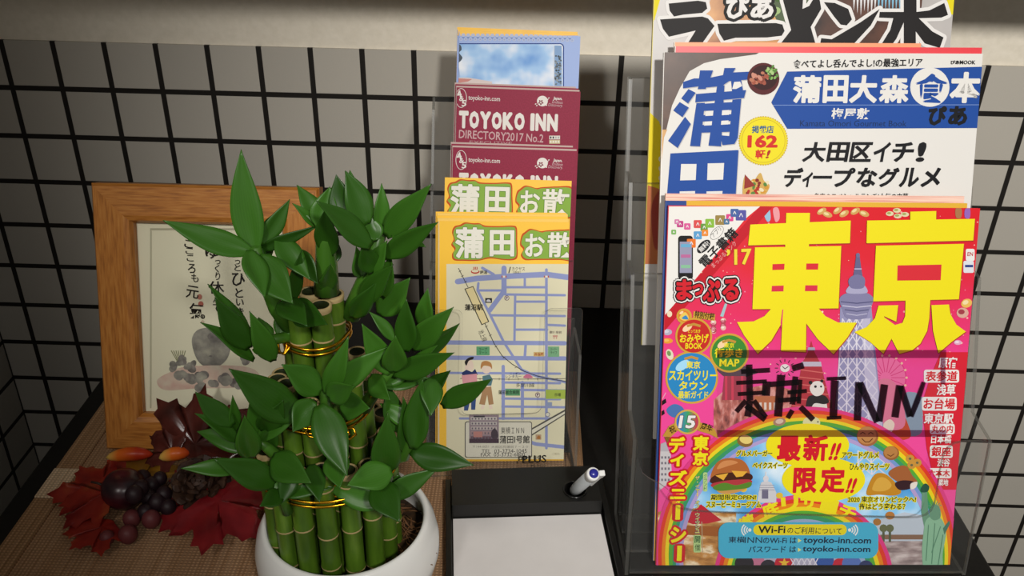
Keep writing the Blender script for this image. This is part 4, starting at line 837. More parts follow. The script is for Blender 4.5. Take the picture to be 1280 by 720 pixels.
    for pts in ([(187, 387), (243, 385), (242, 413), (185, 414)], [(345, 384), (403, 384), (402, 412), (343, 412)]): P.zp(o1, k, pts, 'e0344e', 11)
    P.zp((1060, 255), k, [(232, 290), (440, 286), (436, 360), (230, 362)], H, 11)
    for pts in ([(241, 497), (236, 560), (231, 600), (228, 560), (236, 500)],): P.zp(o1, k, pts, 'e83a70', 11)
    # small snacks along the edge
    def blob(x, y, rx, ry, c, c2, r_=0): P.ell(x, y, rx, ry, c, 3, 14, r_); P.ell(x - rx * .2, y - ry * .2, rx * .55, ry * .5, c2, 4, 10, r_)
    for x, y, r_ in ((1027, 264, -30), (1034, 268, 20), (1047, 263, -35), (1055, 267, -30), (1069, 264, -30), (1080, 267, 20)): blob(x, y, 6.5, 3.6, 'd8a860', 'f0dca0', r_)
    for x, y in ((1112, 267), (1121, 263), (1122, 270), (1131, 268)): blob(x, y, 5, 3, 'e6dcb4', 'a8b060')
    P.sm([(955, 268), (958, 261), (962, 262), (963, 274), (959, 277)], '9cc4e0', 3); P.sm([(966, 262), (971, 259), (974, 264), (974, 274), (969, 277)], 'f0a0a8', 3)
    P.sm([(1194, 262), (1198, 259), (1202, 262), (1201, 272), (1195, 272)], 'b07a50', 3); P.sm([(1206, 262), (1212, 260), (1212, 272), (1206, 272)], '9a6ac0', 3)
    P.rrect(1207, 311, 1218, 326, 2, 'f0f0ee', 3); P.rrect(1204, 326, 1217, 341, 2, 'e4e8f0', 3); P.rect(1206, 331, 1216, 334, '28408c', 4); P.text('EN', 1209, 315, 1216, 320, 'c03030', 4)
    blob(1208, 379, 7, 5.5, 'f0c060', 'fae4b0', -20); blob(1203, 391, 7.5, 6.5, 'e0b0a0', 'a8404c', 0); blob(1197, 428, 5, 3, 'e8b0d0', 'f4e0f0')
    # white corner with phone
    P.poly([(836, 258), (950, 258), (932, 273), (825, 402), (822, 380)], 'f2f0ec', 3); P.poly([(950, 258), (966, 258), (832, 412), (822, 422), (822, 404)], 'c8182a', 3.5)
    P.rrect(847.5, 294.5, 866, 349, 4, '141416', 5); P.rect(849.5, 302, 864.5, 341, '9a9cb8', 6); P.ell(857, 345, 2, 1.8, '2c2c30', 6, 10)
    for y, c in ((305, '6ab0d8'), (318, 'c06ca0'), (331, '8cc4a0')): P.rect(851, y, 863, y + 4, c, 7)
    for x, y, c, s_ in ((850, 280, 'c8408c', 8), (859, 283, 'e060a0', 8), (872, 280, 'e05050', 10), (880, 284, '6a9c48', 9), (887, 279, '8cc040', 11), (900, 275, 'a08848', 12), (912, 272, 'e04890', 9), (926, 269, '5a58a8', 13), (918, 266, '4868a8', 10), (842, 290, '7cb860', 6), (872, 294, '5ca4d8', 10), (881, 291, 'f09030', 8), (864, 304, 'f07c28', 11), (846, 277, 'd880b0', 6), (908, 277, '5078a0', 7)):
        P.rrect(x - s_ / 2, y - s_ / 2, x + s_ / 2, y + s_ / 2, 1.2, c, 6); P.stroke([(x - s_ / 6, y + s_ / 6), (x, y - s_ / 5), (x + s_ / 6, y + s_ / 6)], .9, 'f2eef0', 7, False)
    P.ell(879.5, 308, 10.5, 5.8, '16161a', 5, 20, -46); P.text('無料!', 872, 304.5, 887, 311.5, 'f2f0ec', 6, .02, rot=46); P.ell(896, 291, 10.5, 5.8, '3a3a3c', 5, 20, -46); P.ell(896, 291, 10, 5.3, 'f2f0ec', 5.5, 20, -46); P.text('アプリ', 888, 287, 902, 293, '2a2a2c', 6, .0, rot=46)
    P.text('電子書籍', 868, 302, 927, 317, '1a1a1c', 6, .03, rot=47); P.text('まっぷるリンク', 884, 315, 925, 321, 'f0b0b0', 6, .0, rot=47)
    P.text('’17', 908, 311, 939, 331, 'f4dc3c', 6, .03, rot=3, out=(('b86a1c', .02),))
    for i, (ch, x, y, w, h) in enumerate((('ま', 855, 362, 20, 26), ('っ', 872, 362, 14, 15), ('ぷ', 889, 363, 22, 28), ('る', 913, 362, 21, 27))): P.text(ch, x - w / 2, y - h / 2, x + w / 2, y + h / 2, 'd81c2c', 9, .055, rot=2, out=(('1a1012', .07), ('f4f2f0', .13), ('1a1012', .17)))
    # badges
    GO = 'd8a83c'
    for x, y, r, c in ((855, 395, 9.5, 'e8822c'), (867, 420, 23, 'cc2a24'), (911.5, 441, 24.5, '3f8f34'), (864.5, 471.5, 33, '2a8ccc')):
        P.ell(x, y, r, r, GO, 5 + (y > 460) * .6, 36); P.ell(x, y, r - 2.4, r - 2.4, c, 5.3 + (y > 460) * .6, 36); P.ell(x - r * .35, y - r * .45, r * .3, r * .16, M('e8c8a0' if c != '2a8ccc' else '9cd0ec', .3), 5.4 + (y > 460) * .6, 14, -35)
    P.poly([(867, 389), (894, 393), (893, 401), (866, 397)], GO, 5); P.text('特別付録', 868, 389.5, 893, 399, '3a2a10', 6.5, .03, rot=-8); P.sm([(849, 397), (856, 390), (861, 397), (856, 401)], 'f0d060', 6); P.sm([(852, 398), (857, 394), (860, 399)], '3c8cc8', 6.3)
    P.text('とっておき', 860, 411.5, 875, 416, YEL_, 6.5, .02); P.text('おみやげ', 849.5, 417, 885.5, 428.5, YEL_, 6.5, .035); P.text('BOOK', 856.5, 428.5, 877.5, 436, YEL_, 6.5, .03)
    P.text('東京', 904.5, 428.5, 917.5, 434.5, YEL_, 6.5, .02); P.text('街歩き', 893, 435, 928, 447, YEL_, 6.5, .035); P.text('MAP', 899, 448.5, 924, 458, YEL_, 6.5, .035)
    P.text('東京', 857.5, 451, 875, 460.5, YEL_, 6.8, .03); P.text('スカイツリー', 836, 462.5, 896, 475.5, YEL_, 6.8, .035); P.text('タウン', 848.5, 476, 884.5, 487.5, YEL_, 6.8, .035); P.text('最新ガイド', 847.5, 488.5, 885, 498, YEL_, 6.8, .025)
    for x, y in ((867, 405), (911, 425), (864, 446)): P.poly([(x - 9, y + 1), (x, y - 1.6), (x + 9, y + 1), (x + 8, y + 4), (x, y + 1.6), (x - 8, y + 4)], 'c8963c', 6.2)
    for i in range(10): blob(896 + 8 * math.cos(i * 2.1) , 407 + 7 * math.sin(i * 1.7), 3.4, 3.2, ('b84a5c', 'e8c0b0')[i % 2], ('d88090', 'f6e4dc')[i % 2])
    P.poly([(900, 395), (906, 379), (909, 380), (904, 396)], 'a8c8d0', 3); blob(838, 394, 6, 8, 'e0b070', 'f4e0c0'); blob(834, 415, 6, 4, 'b8b4cc', 'd8d4e4'); blob(834, 426, 7, 3.4, 'f0a030', 'f6c060'); blob(837, 443, 4.5, 7, 'e8e4c8', '7a9c5c', -20)
    for x, y in ((829, 503), (827, 517)): P.poly([(x - 3, y - 1), (x + 3, y - 5), (x + 4, y), (x - 2, y + 4)], '18141a', 3)
    P.sm([(833, 512), (842, 505), (852, 508), (856, 516), (848, 522), (838, 520)], '4c78b8', 3); P.stroke([(827, 500), (832, 491)], 1, 'f0b0c8', 3)
    # dim city behind the film
    P.poly([(892, 500), (905, 488), (930, 486), (960, 480), (985, 486), (1010, 492), (1040, 500), (1040, 560), (892, 560)], BRICK, 2); P.poly([(895, 462), (905, 455), (935, 458), (948, 466), (930, 472), (904, 470)], '5a4450', 3); P.poly([(905, 470), (932, 470), (934, 500), (902, 500)], 'a83c50', 3)
    for x in (906, 914, 926): P.rect(x, 470, x + 3, 500, 'd8405c', 3.5)
    P.rect(943, 495, 975, 515, 'c07048', 3)
    for i in range(4): P.rect(949 + 6 * i, 503, 952 + 6 * i, 512, 'e8dcd0', 3.5)
    P.poly([(1014, 426), (1018, 440), (1026, 455), (1032, 480), (1042, 520), (985, 520), (998, 480), (1002, 455), (1010, 440)], 'b83440', 3); P.poly([(1002, 452), (1026, 452), (1027, 458), (1000, 458)], 'c8c4d4', 3.5); P.poly([(1010, 434), (1018, 434), (1019, 438), (1009, 438)], 'a8a4b8', 3.5)
    for i in range(6): P.stroke([(1000 - 2 * i, 462 + 9 * i), (1030 + 2 * i, 466 + 9 * i)], 1.2, 'e0706c', 3.6, False)
    P.ell(981, 460, 6, 5, 'f0ece8', 4, 16); P.stroke([(978, 458), (981, 461), (985, 458)], .9, '2a2428', 5)
    for i in range(12): a = i * math.pi / 6; P.stroke([(981 + 9 * math.cos(a), 460 + 8 * math.sin(a)), (981 + 12 * math.cos(a), 460 + 11 * math.sin(a))], 1.1, '4a2438', 4)
    P.ell(1107, 472, 26, 28, 'e03a88', 2.5, 40); P.ell(1107, 472, 24.5, 26.5, 'f070a8', 2.8, 40)
    for i in range(18): a = i * math.pi / 9; P.stroke([(1107 + 7 * math.cos(a), 472 + 7 * math.sin(a)), (1107 + 24 * math.cos(a), 472 + 26 * math.sin(a))], .9, 'd83c80', 3, False); P.ell(1107 + 26 * math.cos(a), 472 + 28 * math.sin(a), 1.6, 1.6, 'f4c0a8', 3.2, 8)
    P.sm([(1098, 476), (1118, 478), (1130, 510), (1128, 535), (1096, 535), (1092, 510)], 'e07c9c', 3); P.sm([(1130, 496), (1140, 490), (1150, 498), (1152, 540), (1130, 540)], '8ca0b4', 3.2); P.rect(1158, 484, 1164, 500, '4878c0', 3); P.rect(1150, 496, 1157, 520, 'a0b0c4', 3)
    # panda
    P.sm([(1013, 508), (1016, 500), (1030, 499), (1034, 510), (1034, 520), (1014, 520)], 'e8e4de', 5); P.sm([(1009, 498), (1014, 494), (1030, 494), (1036, 502), (1030, 505), (1018, 504), (1012, 512), (1007, 510)], '241e22', 5.5); P.sm([(1012, 484), (1017, 477), (1026, 477), (1030, 484), (1028, 492), (1020, 495), (1014, 491)], 'efebe4', 6)
    for x, y, r in ((1013, 478, 2.4), (1027, 476, 2), (1019, 483, 1.7), (1026, 483, 1.3)): P.ell(x, y, r, r, '1c181c', 6.5, 10)
    P.ell(1010, 517, 5, 3.5, '241e22', 6, 12); P.ell(1030, 517, 5, 3.5, '241e22', 6, 12)
    # dog-like reddish plush right
    P.sm([(1100, 520), (1110, 506), (1124, 510), (1134, 528), (1136, 548), (1098, 548)], 'c84a2c', 3.4); P.sm([(1104, 530), (1112, 524), (1118, 530), (1114, 540), (1106, 540)], 'ead8c8', 3.8)
    # right red strip with district names
    P.poly([(1170, 438), (1214, 436), (1192, 612), (1160, 612), (1164, 560), (1150, 520)], 'e02438', 4) if False else P.poly([(1176, 440), (1214, 440), (1196, 612), (1170, 612), (1158, 560), (1152, 505), (1163, 470)], 'de2438', 4)
    for s_, x0, y0, x1, y1, bx in (('原宿', 1173, 446, 1196, 460, 0), ('表参道', 1156.5, 463.5, 1196.5, 476.5, 1), ('浅草', 1170.5, 480, 1194, 494, 0), ('お台場', 1154, 497.5, 1193.5, 511.5, 1), ('東京駅', 1154.5, 516, 1191.5, 529.5, 0), ('丸の内', 1164, 531, 1191, 541, 1), ('日本橋', 1163.5, 543.5, 1189, 554, 0), ('銀座', 1164, 558, 1188.5, 570.5, 1), ('渋谷', 1171, 573, 1187, 583, 0), ('六本木', 1160, 586.5, 1187, 596, 1), ('築地', 1172.5, 598.5, 1185, 607, 0)):
        if bx: P.rrect(x0 - 2, y0 - 1.6, x1 + 2, y1 + 1.6, 3, 'f4f0ee', 5); P.text(s_, x0, y0, x1, y1, 'd8202c', 6, .035)
        else: P.text(s_, x0, y0, x1, y1, 'f4f0ee', 6, .035, out=(('c81c30', .04),))
    # lower scene
    P.ell(1008, 694, 160, 158, SKYP, 5, 60)
    P.rect(815, 640, 920, 722, HARBOUR, 5.1); P.poly([(820, 640), (856, 634), (880, 636), (905, 720), (815, 720)], HARBOUR, 5.2); P.rect(1092, 668, 1200, 722, STREET, 5.1); P.poly([(1095, 650), (1130, 640), (1190, 650), (1190, 676), (1095, 676)], 'c4d0e0', 5.15); P.rect(1100, 668, 1190, 674, '8c6c58', 5.3)
    for x in (1104, 1112): P.stroke([(x, 676), (x, 660)], 3, '5a6048', 5.4); P.ell(x, 660, 5, 5, '6a7050', 5.5, 12)
    P.poly([(852, 650), (876, 630), (902, 650), (885, 654), (866, 655)], 'c82838', 5.4); P.stroke([(877, 652), (878, 690)], 1, 'b8a888', 5.4); P.poly([(851, 656), (900, 658), (900, 670), (851, 668)], 'a86028', 5.3)
    n = len(RAIN)
    for i, c in enumerate(RAIN): P.arc(1008, 694, 190 - 4.4 * i, 186 - 4.4 * i, 4.8, c, 6 + .05 * i, -6, 186, 60)
    P.ell(1004, 724, 112, 106, 'a0b4d8', 6.5, 50)
    for i, c in enumerate(RAIN[:6]): P.arc(1004, 724, 112 - 5 * i, 106 - 5 * i, 5.4, c, 7 + .05 * i, 0, 180, 50)
    for ch, x, y, r_ in (('徹', 934, 652, 34), ('底', 963, 637, 20), ('リ', 987, 629, 8), ('サ', 1011, 627, 0), ('ー', 1036, 632, -12), ('チ', 1059, 640, -22)): P.text(ch, x - 11, y - 9, x + 11, y + 9, 'f4e424', 8, .05, rot=r_)
    # white tower block left and on the arch, burger, sweets
    P.poly([(818, 575), (824, 560), (838, 564), (840, 600), (820, 616)], 'd0ccd0', 7); P.poly([(822, 556), (832, 552), (836, 564), (822, 564)], 'b8b4bc', 7.2)
    for r in range(5):
        for q in range(4): P.rect(822 + 4.2 * q, 570 + 7 * r, 824.4 + 4.2 * q, 573 + 7 * r, '7c7884', 7.4)
    P.poly([(948, 615), (951, 603), (957, 600), (964, 603), (970, 615), (970, 628), (946, 628)], 'd4d4dc', 7.6); P.rect(952, 611, 960, 623, '74708a', 7.8); P.ell(957, 598, 3.6, 4, 'dcdce4', 7.7, 14); P.stroke([(957, 596), (957, 590)], 1.6, 'e4e4ea', 7.7)
    for i in range(3): P.stroke([(949, 606 + 3 * i), (968, 606 + 3 * i)], .7, '9c9cac', 7.9, False)
    P.sm([(890, 600), (890, 588), (898, 576), (912, 572), (928, 575), (936, 586), (935, 596), (915, 600)], 'b86a34', 8); P.sm([(896, 586), (902, 577), (914, 575), (922, 578), (910, 582)], 'd89058', 8.2); P.sm([(888, 598), (898, 592), (920, 590), (938, 592), (938, 600), (912, 606), (890, 604)], '4a2418', 8.3); P.poly([(894, 594), (910, 591), (904, 600)], 'eeb440', 8.5); P.poly([(914, 588), (934, 589), (928, 595), (920, 596)], 'eeb440', 8.5)
    P.sm([(890, 604), (910, 600), (936, 599), (938, 604), (915, 609), (892, 609)], 'b83c44', 8.4); P.sm([(891, 608), (905, 603), (920, 606), (938, 602), (936, 609), (915, 612), (897, 613)], '5c8c30', 8.6); P.sm([(896, 611), (914, 610), (934, 606), (930, 612), (912, 617), (900, 616)], 'd09c58', 8.3)
    for i in range(9): blob(942 + 5 * math.cos(i * 1.9), 595 + 6 * math.sin(i * 2.3), 2.4, 1.6, 'b07838', 'd8a860', i * 40)
    P.ell(931, 551, 10, 7.5, '8c6a34', 7.5, 18, 10); P.ell(932, 549, 8, 5.5, 'ecd47c', 7.7, 16, 10); P.ell(974, 527, 8, 5, 'b08870', 7.5, 16, -10); P.ell(974, 526.4, 5, 3, 'e0c8b4', 7.7, 14, -10); P.ell(929, 611, 4.5, 3.8, 'e8c440', 7.5, 12); P.ell(929, 611, 1.5, 1.3, 'a07820', 7.7, 8); P.ell(974, 619, 4.5, 3.8, 'e8c440', 7.5, 12)
    P.ell(1014, 528, 11, 8, 'e4e4a8', 6.9, 18)
    for i in range(8): P.ell(1014 + 8 * math.cos(i * .8), 527 + 5 * math.sin(i * .8), 1.1, .9, '3a3428', 7.1, 8)
    P.ell(1084, 545, 13.5, 12.5, 'a8683c', 8, 26); P.ell(1083, 544, 12, 11, 'c48850', 8.2, 24); P.stroke([(1077, 548), (1081, 552), (1086, 552), (1090, 548)], 1.2, '6a3a1c', 8.5); P.stroke([(1075, 542), (1078, 540), (1081, 542)], 1.1, '6a3a1c', 8.5); P.stroke([(1085, 542), (1088, 540), (1091, 542)], 1.1, '6a3a1c', 8.5)
    P.ell(1113.5, 566, 10, 8.8, '9c6434', 8, 22); P.ell(1113, 565, 8.6, 7.4, 'be8448', 8.2, 20); P.stroke([(1109, 568), (1113, 570), (1117, 567)], 1, '6a3a1c', 8.5)
    for x, y in ((1137, 573), (1146, 578), (1139, 581)): P.ell(x, y, 5.4, 5, 'd09840', 8, 16); P.ell(x, y, 1.8, 1.6, '6c6a50', 8.3, 10)
    P.ell(1096, 652, 5, 4.5, 'b0783c', 7.6, 14); P.ell(1112, 644, 6, 5, 'b87c40', 7.6, 14)
    P.sm([(1083, 618), (1086, 604), (1094, 592), (1106, 592), (1118, 602), (1126, 614), (1118, 619), (1098, 618)], 'c88c28', 8.3); P.sm([(1090, 612), (1096, 598), (1106, 597), (1114, 606), (1106, 613)], 'deac48', 8.5); P.sm([(1110, 592), (1118, 584), (1132, 582), (1140, 594), (1146, 602), (1136, 606), (1122, 602)], 'a86438', 8.1); P.sm([(1118, 604), (1128, 600), (1142, 602), (1138, 610), (1124, 612)], '3a2228', 8.4); P.sm([(1138, 604), (1146, 602), (1144, 609), (1138, 611)], 'ece4dc', 8.6)
    # yellow bubbles and writing
    P.ell(1009, 556, 52, 27, YEL_, 9, 40); P.ell(1029, 599, 52, 28, YEL_, 9, 40); P.ell(1009, 536, 30, 6, YEL_, 9, 30)
    R2 = 'd81c2c'
    P.text('最', 971, 544, 1001, 576, R2, 10, .05); P.text('新', 1003.5, 543, 1034.5, 576, R2, 10, .05); P.text('!!', 1037.5, 553, 1049, 575, R2, 10, .05, shear=.25)
    P.text('限', 991, 584, 1021, 616, R2, 10, .05); P.text('定', 1024.5, 583, 1056, 616, R2, 10, .05); P.text('!!', 1058.5, 597, 1069, 616, R2, 10, .05, shear=.25)
    D = '23262a'; ol = ((YEL_, .10),)
    for s_, x0, y0, x1, y1 in (('グルメバーガー', 920, 562.5, 965, 570), ('ベイクスイーツ', 940.5, 577.5, 984, 585), ('期間限定OPEN!', 888.5, 617.5, 945, 624.5), ('スヌーピーミュージアム', 882.5, 626, 951, 634), ('アワードグルメ', 1052, 564, 1098, 572.5), ('ひんやりスイーツ', 1061.5, 578.5, 1111, 587), ('2020 東京オリンピックへ!', 1059.5, 620, 1144.5, 627.5), ('街はどう変わる？', 1073.5, 628.5, 1131, 636.5)): P.text(s_, x0, y0, x1, y1, D, 10, .025, out=ol)
    # anniversary ribbon
    P.poly([(828, 545), (836, 532), (846, 527), (848, 537), (838, 546)], 'c89838', 9); P.poly([(872, 527), (884, 530), (893, 536), (898, 548), (886, 542), (872, 538)], 'c89838', 9); P.poly([(838, 545), (834, 554), (830, 546)], '8a6420', 8.8)
    P.ell(859, 527, 16, 15.5, 'd8b050', 9.2, 32); P.ell(859, 527, 13.8, 13.3, ramp_mat('badge_spectrum', [(0, '3c6cc0'), (0.35, '3c9c58'), (0.65, 'b83848'), (1, '5a3c98')], kind='grad', axis=0, rng=(0.012, 0.032), scale=20, rough=.35), 9.4, 32); P.text('15', 848.5, 519, 869, 535, 'f4f0f0', 10, .04, shear=.12, out=(('4a3850', .03),)); P.text('祝', 836, 532, 844, 541, '2e2410', 10, .02, rot=25); P.text('周年', 875.5, 529, 891, 538, '2e2410', 10, .03, rot=-15)
    # vertical titles
    ro = (('d0202c', .07), ('d0202c', .12))
    P.vtext([('東', 876, 553.5, 20, 18.5), ('京', 875, 572.5, 19, 17.5), ('デ', 846, 555.5, 20, 20), ('ィ', 846, 575, 17, 15), ('ズ', 847, 597, 23, 19), ('ニ', 847, 617, 19, 13), ('ー', 847, 640, 6, 19), ('シ', 847.5, 668, 20, 20), ('ー', 849, 691, 6, 20)], YEL_, 10, .05, ro)
    cx = 871.5
    for i, ch in enumerate('ザ・イヤー・オブ・ウィッシュ'):
        y = 597 + 5.1 * i
        if ch == 'ー': P.text('ー', cx - 2.6, y - .6, cx + 2.6, y + .6, 'f0e050', 10, .02, rot=-90)
        elif ch == '・': P.ell(cx, y, .7, .7, 'f0e050', 10, 8)
        else: P.text(ch, cx - 2.7, y - 2.4, cx + 2.7, y + 2.4, 'f0e050', 10, .02, out=(('2c6c9c', .06),))
    P.rrect(866.5, 668, 876, 690, 2, 'b8d890', 9.5); P.text('開', 868, 669.5, 875, 678, '2a5a34', 10, .02); P.text('催', 868, 679.5, 875, 688, '2a5a34', 10, .02); P.rrect(878.5, 590, 884, 614, 2, 'b8d890', 9.5)
    for i, ch in enumerate('グランド'): P.text(ch, 879.5, 592 + 5.3 * i, 883.4, 596.5 + 5.3 * i, '2a6a54', 10, .0)
    # statue of liberty
    G = '8fc0a0'; G2 = '6c9c80'
    P.poly([(1152, 610), (1158, 610), (1160, 640), (1166, 660), (1156, 664), (1151, 640)], G2, 8); P.sm([(1150, 612), (1153, 606), (1157, 604), (1161, 608), (1159, 614), (1152, 615)], '2e5a48', 8.4); P.sm([(1157, 650), (1166, 644), (1176, 648), (1182, 664), (1178, 690), (1176, 712), (1156, 712), (1152, 690), (1154, 664)], G, 8.2); P.sm([(1162, 636), (1168, 630), (1174, 634), (1175, 646), (1168, 650), (1162, 646)], G2, 8.4)
    for a in range(7): P.stroke([(1168, 634), (1168 + 9 * math.cos(rad(200 + 23 * a)), 634 + 8 * math.sin(rad(200 + 23 * a)))], .9, G2, 8.3, False)
    for (x0, y0), (x1, y1) in (((1160, 656), (1157, 700)), ((1168, 654), (1164, 704)), ((1175, 658), (1164, 690)), ((1178, 668), (1172, 706))): P.stroke([(x0, y0), (x1, y1)], 1.2, '5f8f74', 8.6)
    P.poly([(1178, 660), (1186, 650), (1187, 654), (1180, 668)], '4c7c68', 8.4)
    # parade colours along the bottom
    P.ell(1004, 740, 82, 76, 'b8b4cc', 7.3, 40)
    for x, y, r, c in ((946, 700, 9, 'c87898'), (930, 704, 12, '2c2830'), (960, 708, 10, '34303a'), (980, 704, 12, 'c8283c'), (1050, 706, 10, 'c82c40'), (1030, 700, 12, '3c5ca8'), (1064, 704, 12, '5c78c0'), (1082, 708, 9, '38406c')): P.ell(x, y, r, r * .9, c, 7.5, 18)
    P.zp((972, 696), 1, [(8, 0), (9.6, 5), (15, 5), (10.8, 8), (12.4, 13), (8, 10), (3.6, 13), (5.2, 8), (1, 5), (6.4, 5)], 'f0c040', 8)
    for i in range(5): P.stroke([(986 + 7 * i, 712), (996 + 7 * i, 694)], 1.3, 'e4e0f0', 8, False); P.stroke([(996 + 7 * i, 712), (986 + 7 * i, 694)], 1.3, 'e4e0f0', 8, False)
    P.build('picture_print', cover) if False else None
def d_wifi(P):
    P.rrect(897.5, 652, 1097, 697, 13, '4ab8de', 1); P.rrect(941, 654.5, 1057.5, 668, 6.5, 'f2e11e', 2); D = '142a44'
    P.text('Wi-Fi', 947, 656.3, 981, 665.5, '17181c', 3, .03); P.text('のご利用について', 983.5, 658, 1051.5, 666.5, '26282c', 3, .005, rot=-1)
    for sx, x in ((-1, 936.5), (1, 1061)):
        P.ell(x, 661.5, 2.1, 2.1, 'f2f6f8', 3, 12)
        for r in (5, 8, 11):
            pts = [(x - sx * 1 + sx * r * math.cos(rad(a)), 661.5 + r * .85 * math.sin(rad(a))) for a in range(-45, 46, 10)]; P.stroke(pts, 1.6, 'f2f6f8', 3, False)
    P.text('東横', 910, 669.6, 930.5, 677.4, D, 3, .015); P.text('INN', 930.5, 670.4, 952, 677.6, D, 3, .0); P.text('のWi-Fi は', 953, 670.6, 995, 678.3, D, 3, .015); P.text('パスワード は', 935, 681.5, 994.5, 689.5, D, 3, .015)
    for y in (674.6, 686.2): P.poly([(996.5, y - 2.6), (1001, y), (996.5, y + 2.6)], 'e8ec8c', 3)
    P.text('toyoko-inn.com', 1003.5, 670.2, 1088, 680.6, D, 3, .022, rot=-.6); P.text('toyoko-inn.com', 1002.5, 681.2, 1087, 691, D, 3, .022, rot=-.6)
def d_film(P):
    P.rect(896, 447, 1179, 538, TAPE, 1)
    for q in ((896, 437, 1182, 447), (896, 537, 1182, 545.5)): P.rect(*q, TAPE_EDGE, 1)
    P.rect(1175, 447, 1181, 480, TAPE_EDGE, 1.5)
    S = lambda pts, w: P.stroke(pts, w, MARKER, 2.5, False)
    for pts, w in (([(926, 464), (962, 462)], 6), ([(936, 455), (937, 500), (934, 520)], 8), ([(920, 478), (958, 476)], 5), ([(922, 492), (956, 490)], 5), ([(932, 500), (920, 514)], 6), ([(942, 500), (957, 521)], 6), ([(932, 506), (956, 524)], 7),
                   ([(976, 468), (972, 520)], 10), ([(962, 480), (998, 477)], 7), ([(958, 476), (957, 494)], 10), ([(990, 460), (1004, 456)], 8), ([(994, 470), (990, 505)], 7), ([(1000, 474), (998, 504)], 5), ([(984, 490), (1008, 488)], 5), ([(972, 500), (1000, 498)], 6), ([(1000, 508), (1016, 524)], 7), ([(990, 512), (984, 522)], 6),
                   ([(1043, 475), (1041, 521)], 9.5), ([(1033, 473), (1057, 472)], 4.5), ([(1033, 522), (1051, 521)], 4.5), ([(1073, 477), (1071, 525)], 9), ([(1074, 478), (1096, 527)], [9, 8]), ([(1105, 480), (1098, 526)], 9), ([(1124, 481), (1118, 521)], 9), ([(1125, 482), (1137, 520)], 8), ([(1154, 477), (1146, 500), (1138, 520)], [5, 7, 6])): S(pts, w)
tk = magazine('travel_magazine', 'red and pink Tokyo guide magazine with giant yellow characters in the front tier', 0.0, 0.0, 0.2170, -0.0030, 0.2585, .0030, COVER_T, PAGE, None, d_tokyo, M('d8283a', .4))
pl_t = MP.off(0).moved(0.0, -0.0030)
Pw = Print(pl_t, .217, .2625, .0012); d_wifi(Pw); Pw.build('network_sticker', tk, True, 'blue sticker with wireless network details')
Pf = Print(pl_t, .217, .2625, .0011); d_film(Pf); Pf.build('clear_film', tk, True, 'clear film strip with black marker writing')
def d_bluey(P, c): P.rect(820, 250, 850, 700, '2c4c94', 1); P.rect(858, 250, 1240, 262, 'e8b83c', 1); P.rect(826, 250, 858, 262, '2c4c94', 2)
magazine('travel_magazine', 'magazine with blue left edge and yellow top behind the red and pink guide', .0036, -0.0015, 0.2095, -0.0025, 0.2605, .0024, M('d8a83a', .4), PAGE, None, d_bluey, M('2c4c94', .4))
PINKP = ramp_mat('pink_page_edges', [(0.35, 'd8a494'), (0.5, 'e8c8b8'), (0.65, 'c87a70')], scale=1, stretch=(10, 700, 10), rough=.6)
magazine('travel_magazine', 'pale pink topped magazine rearmost in the front tier, above the blue one', .0066, -0.0010, 0.2085, -0.0020, 0.2642, .0026, PINKP, PAGE, None, None, M('d8b0a0', .5))

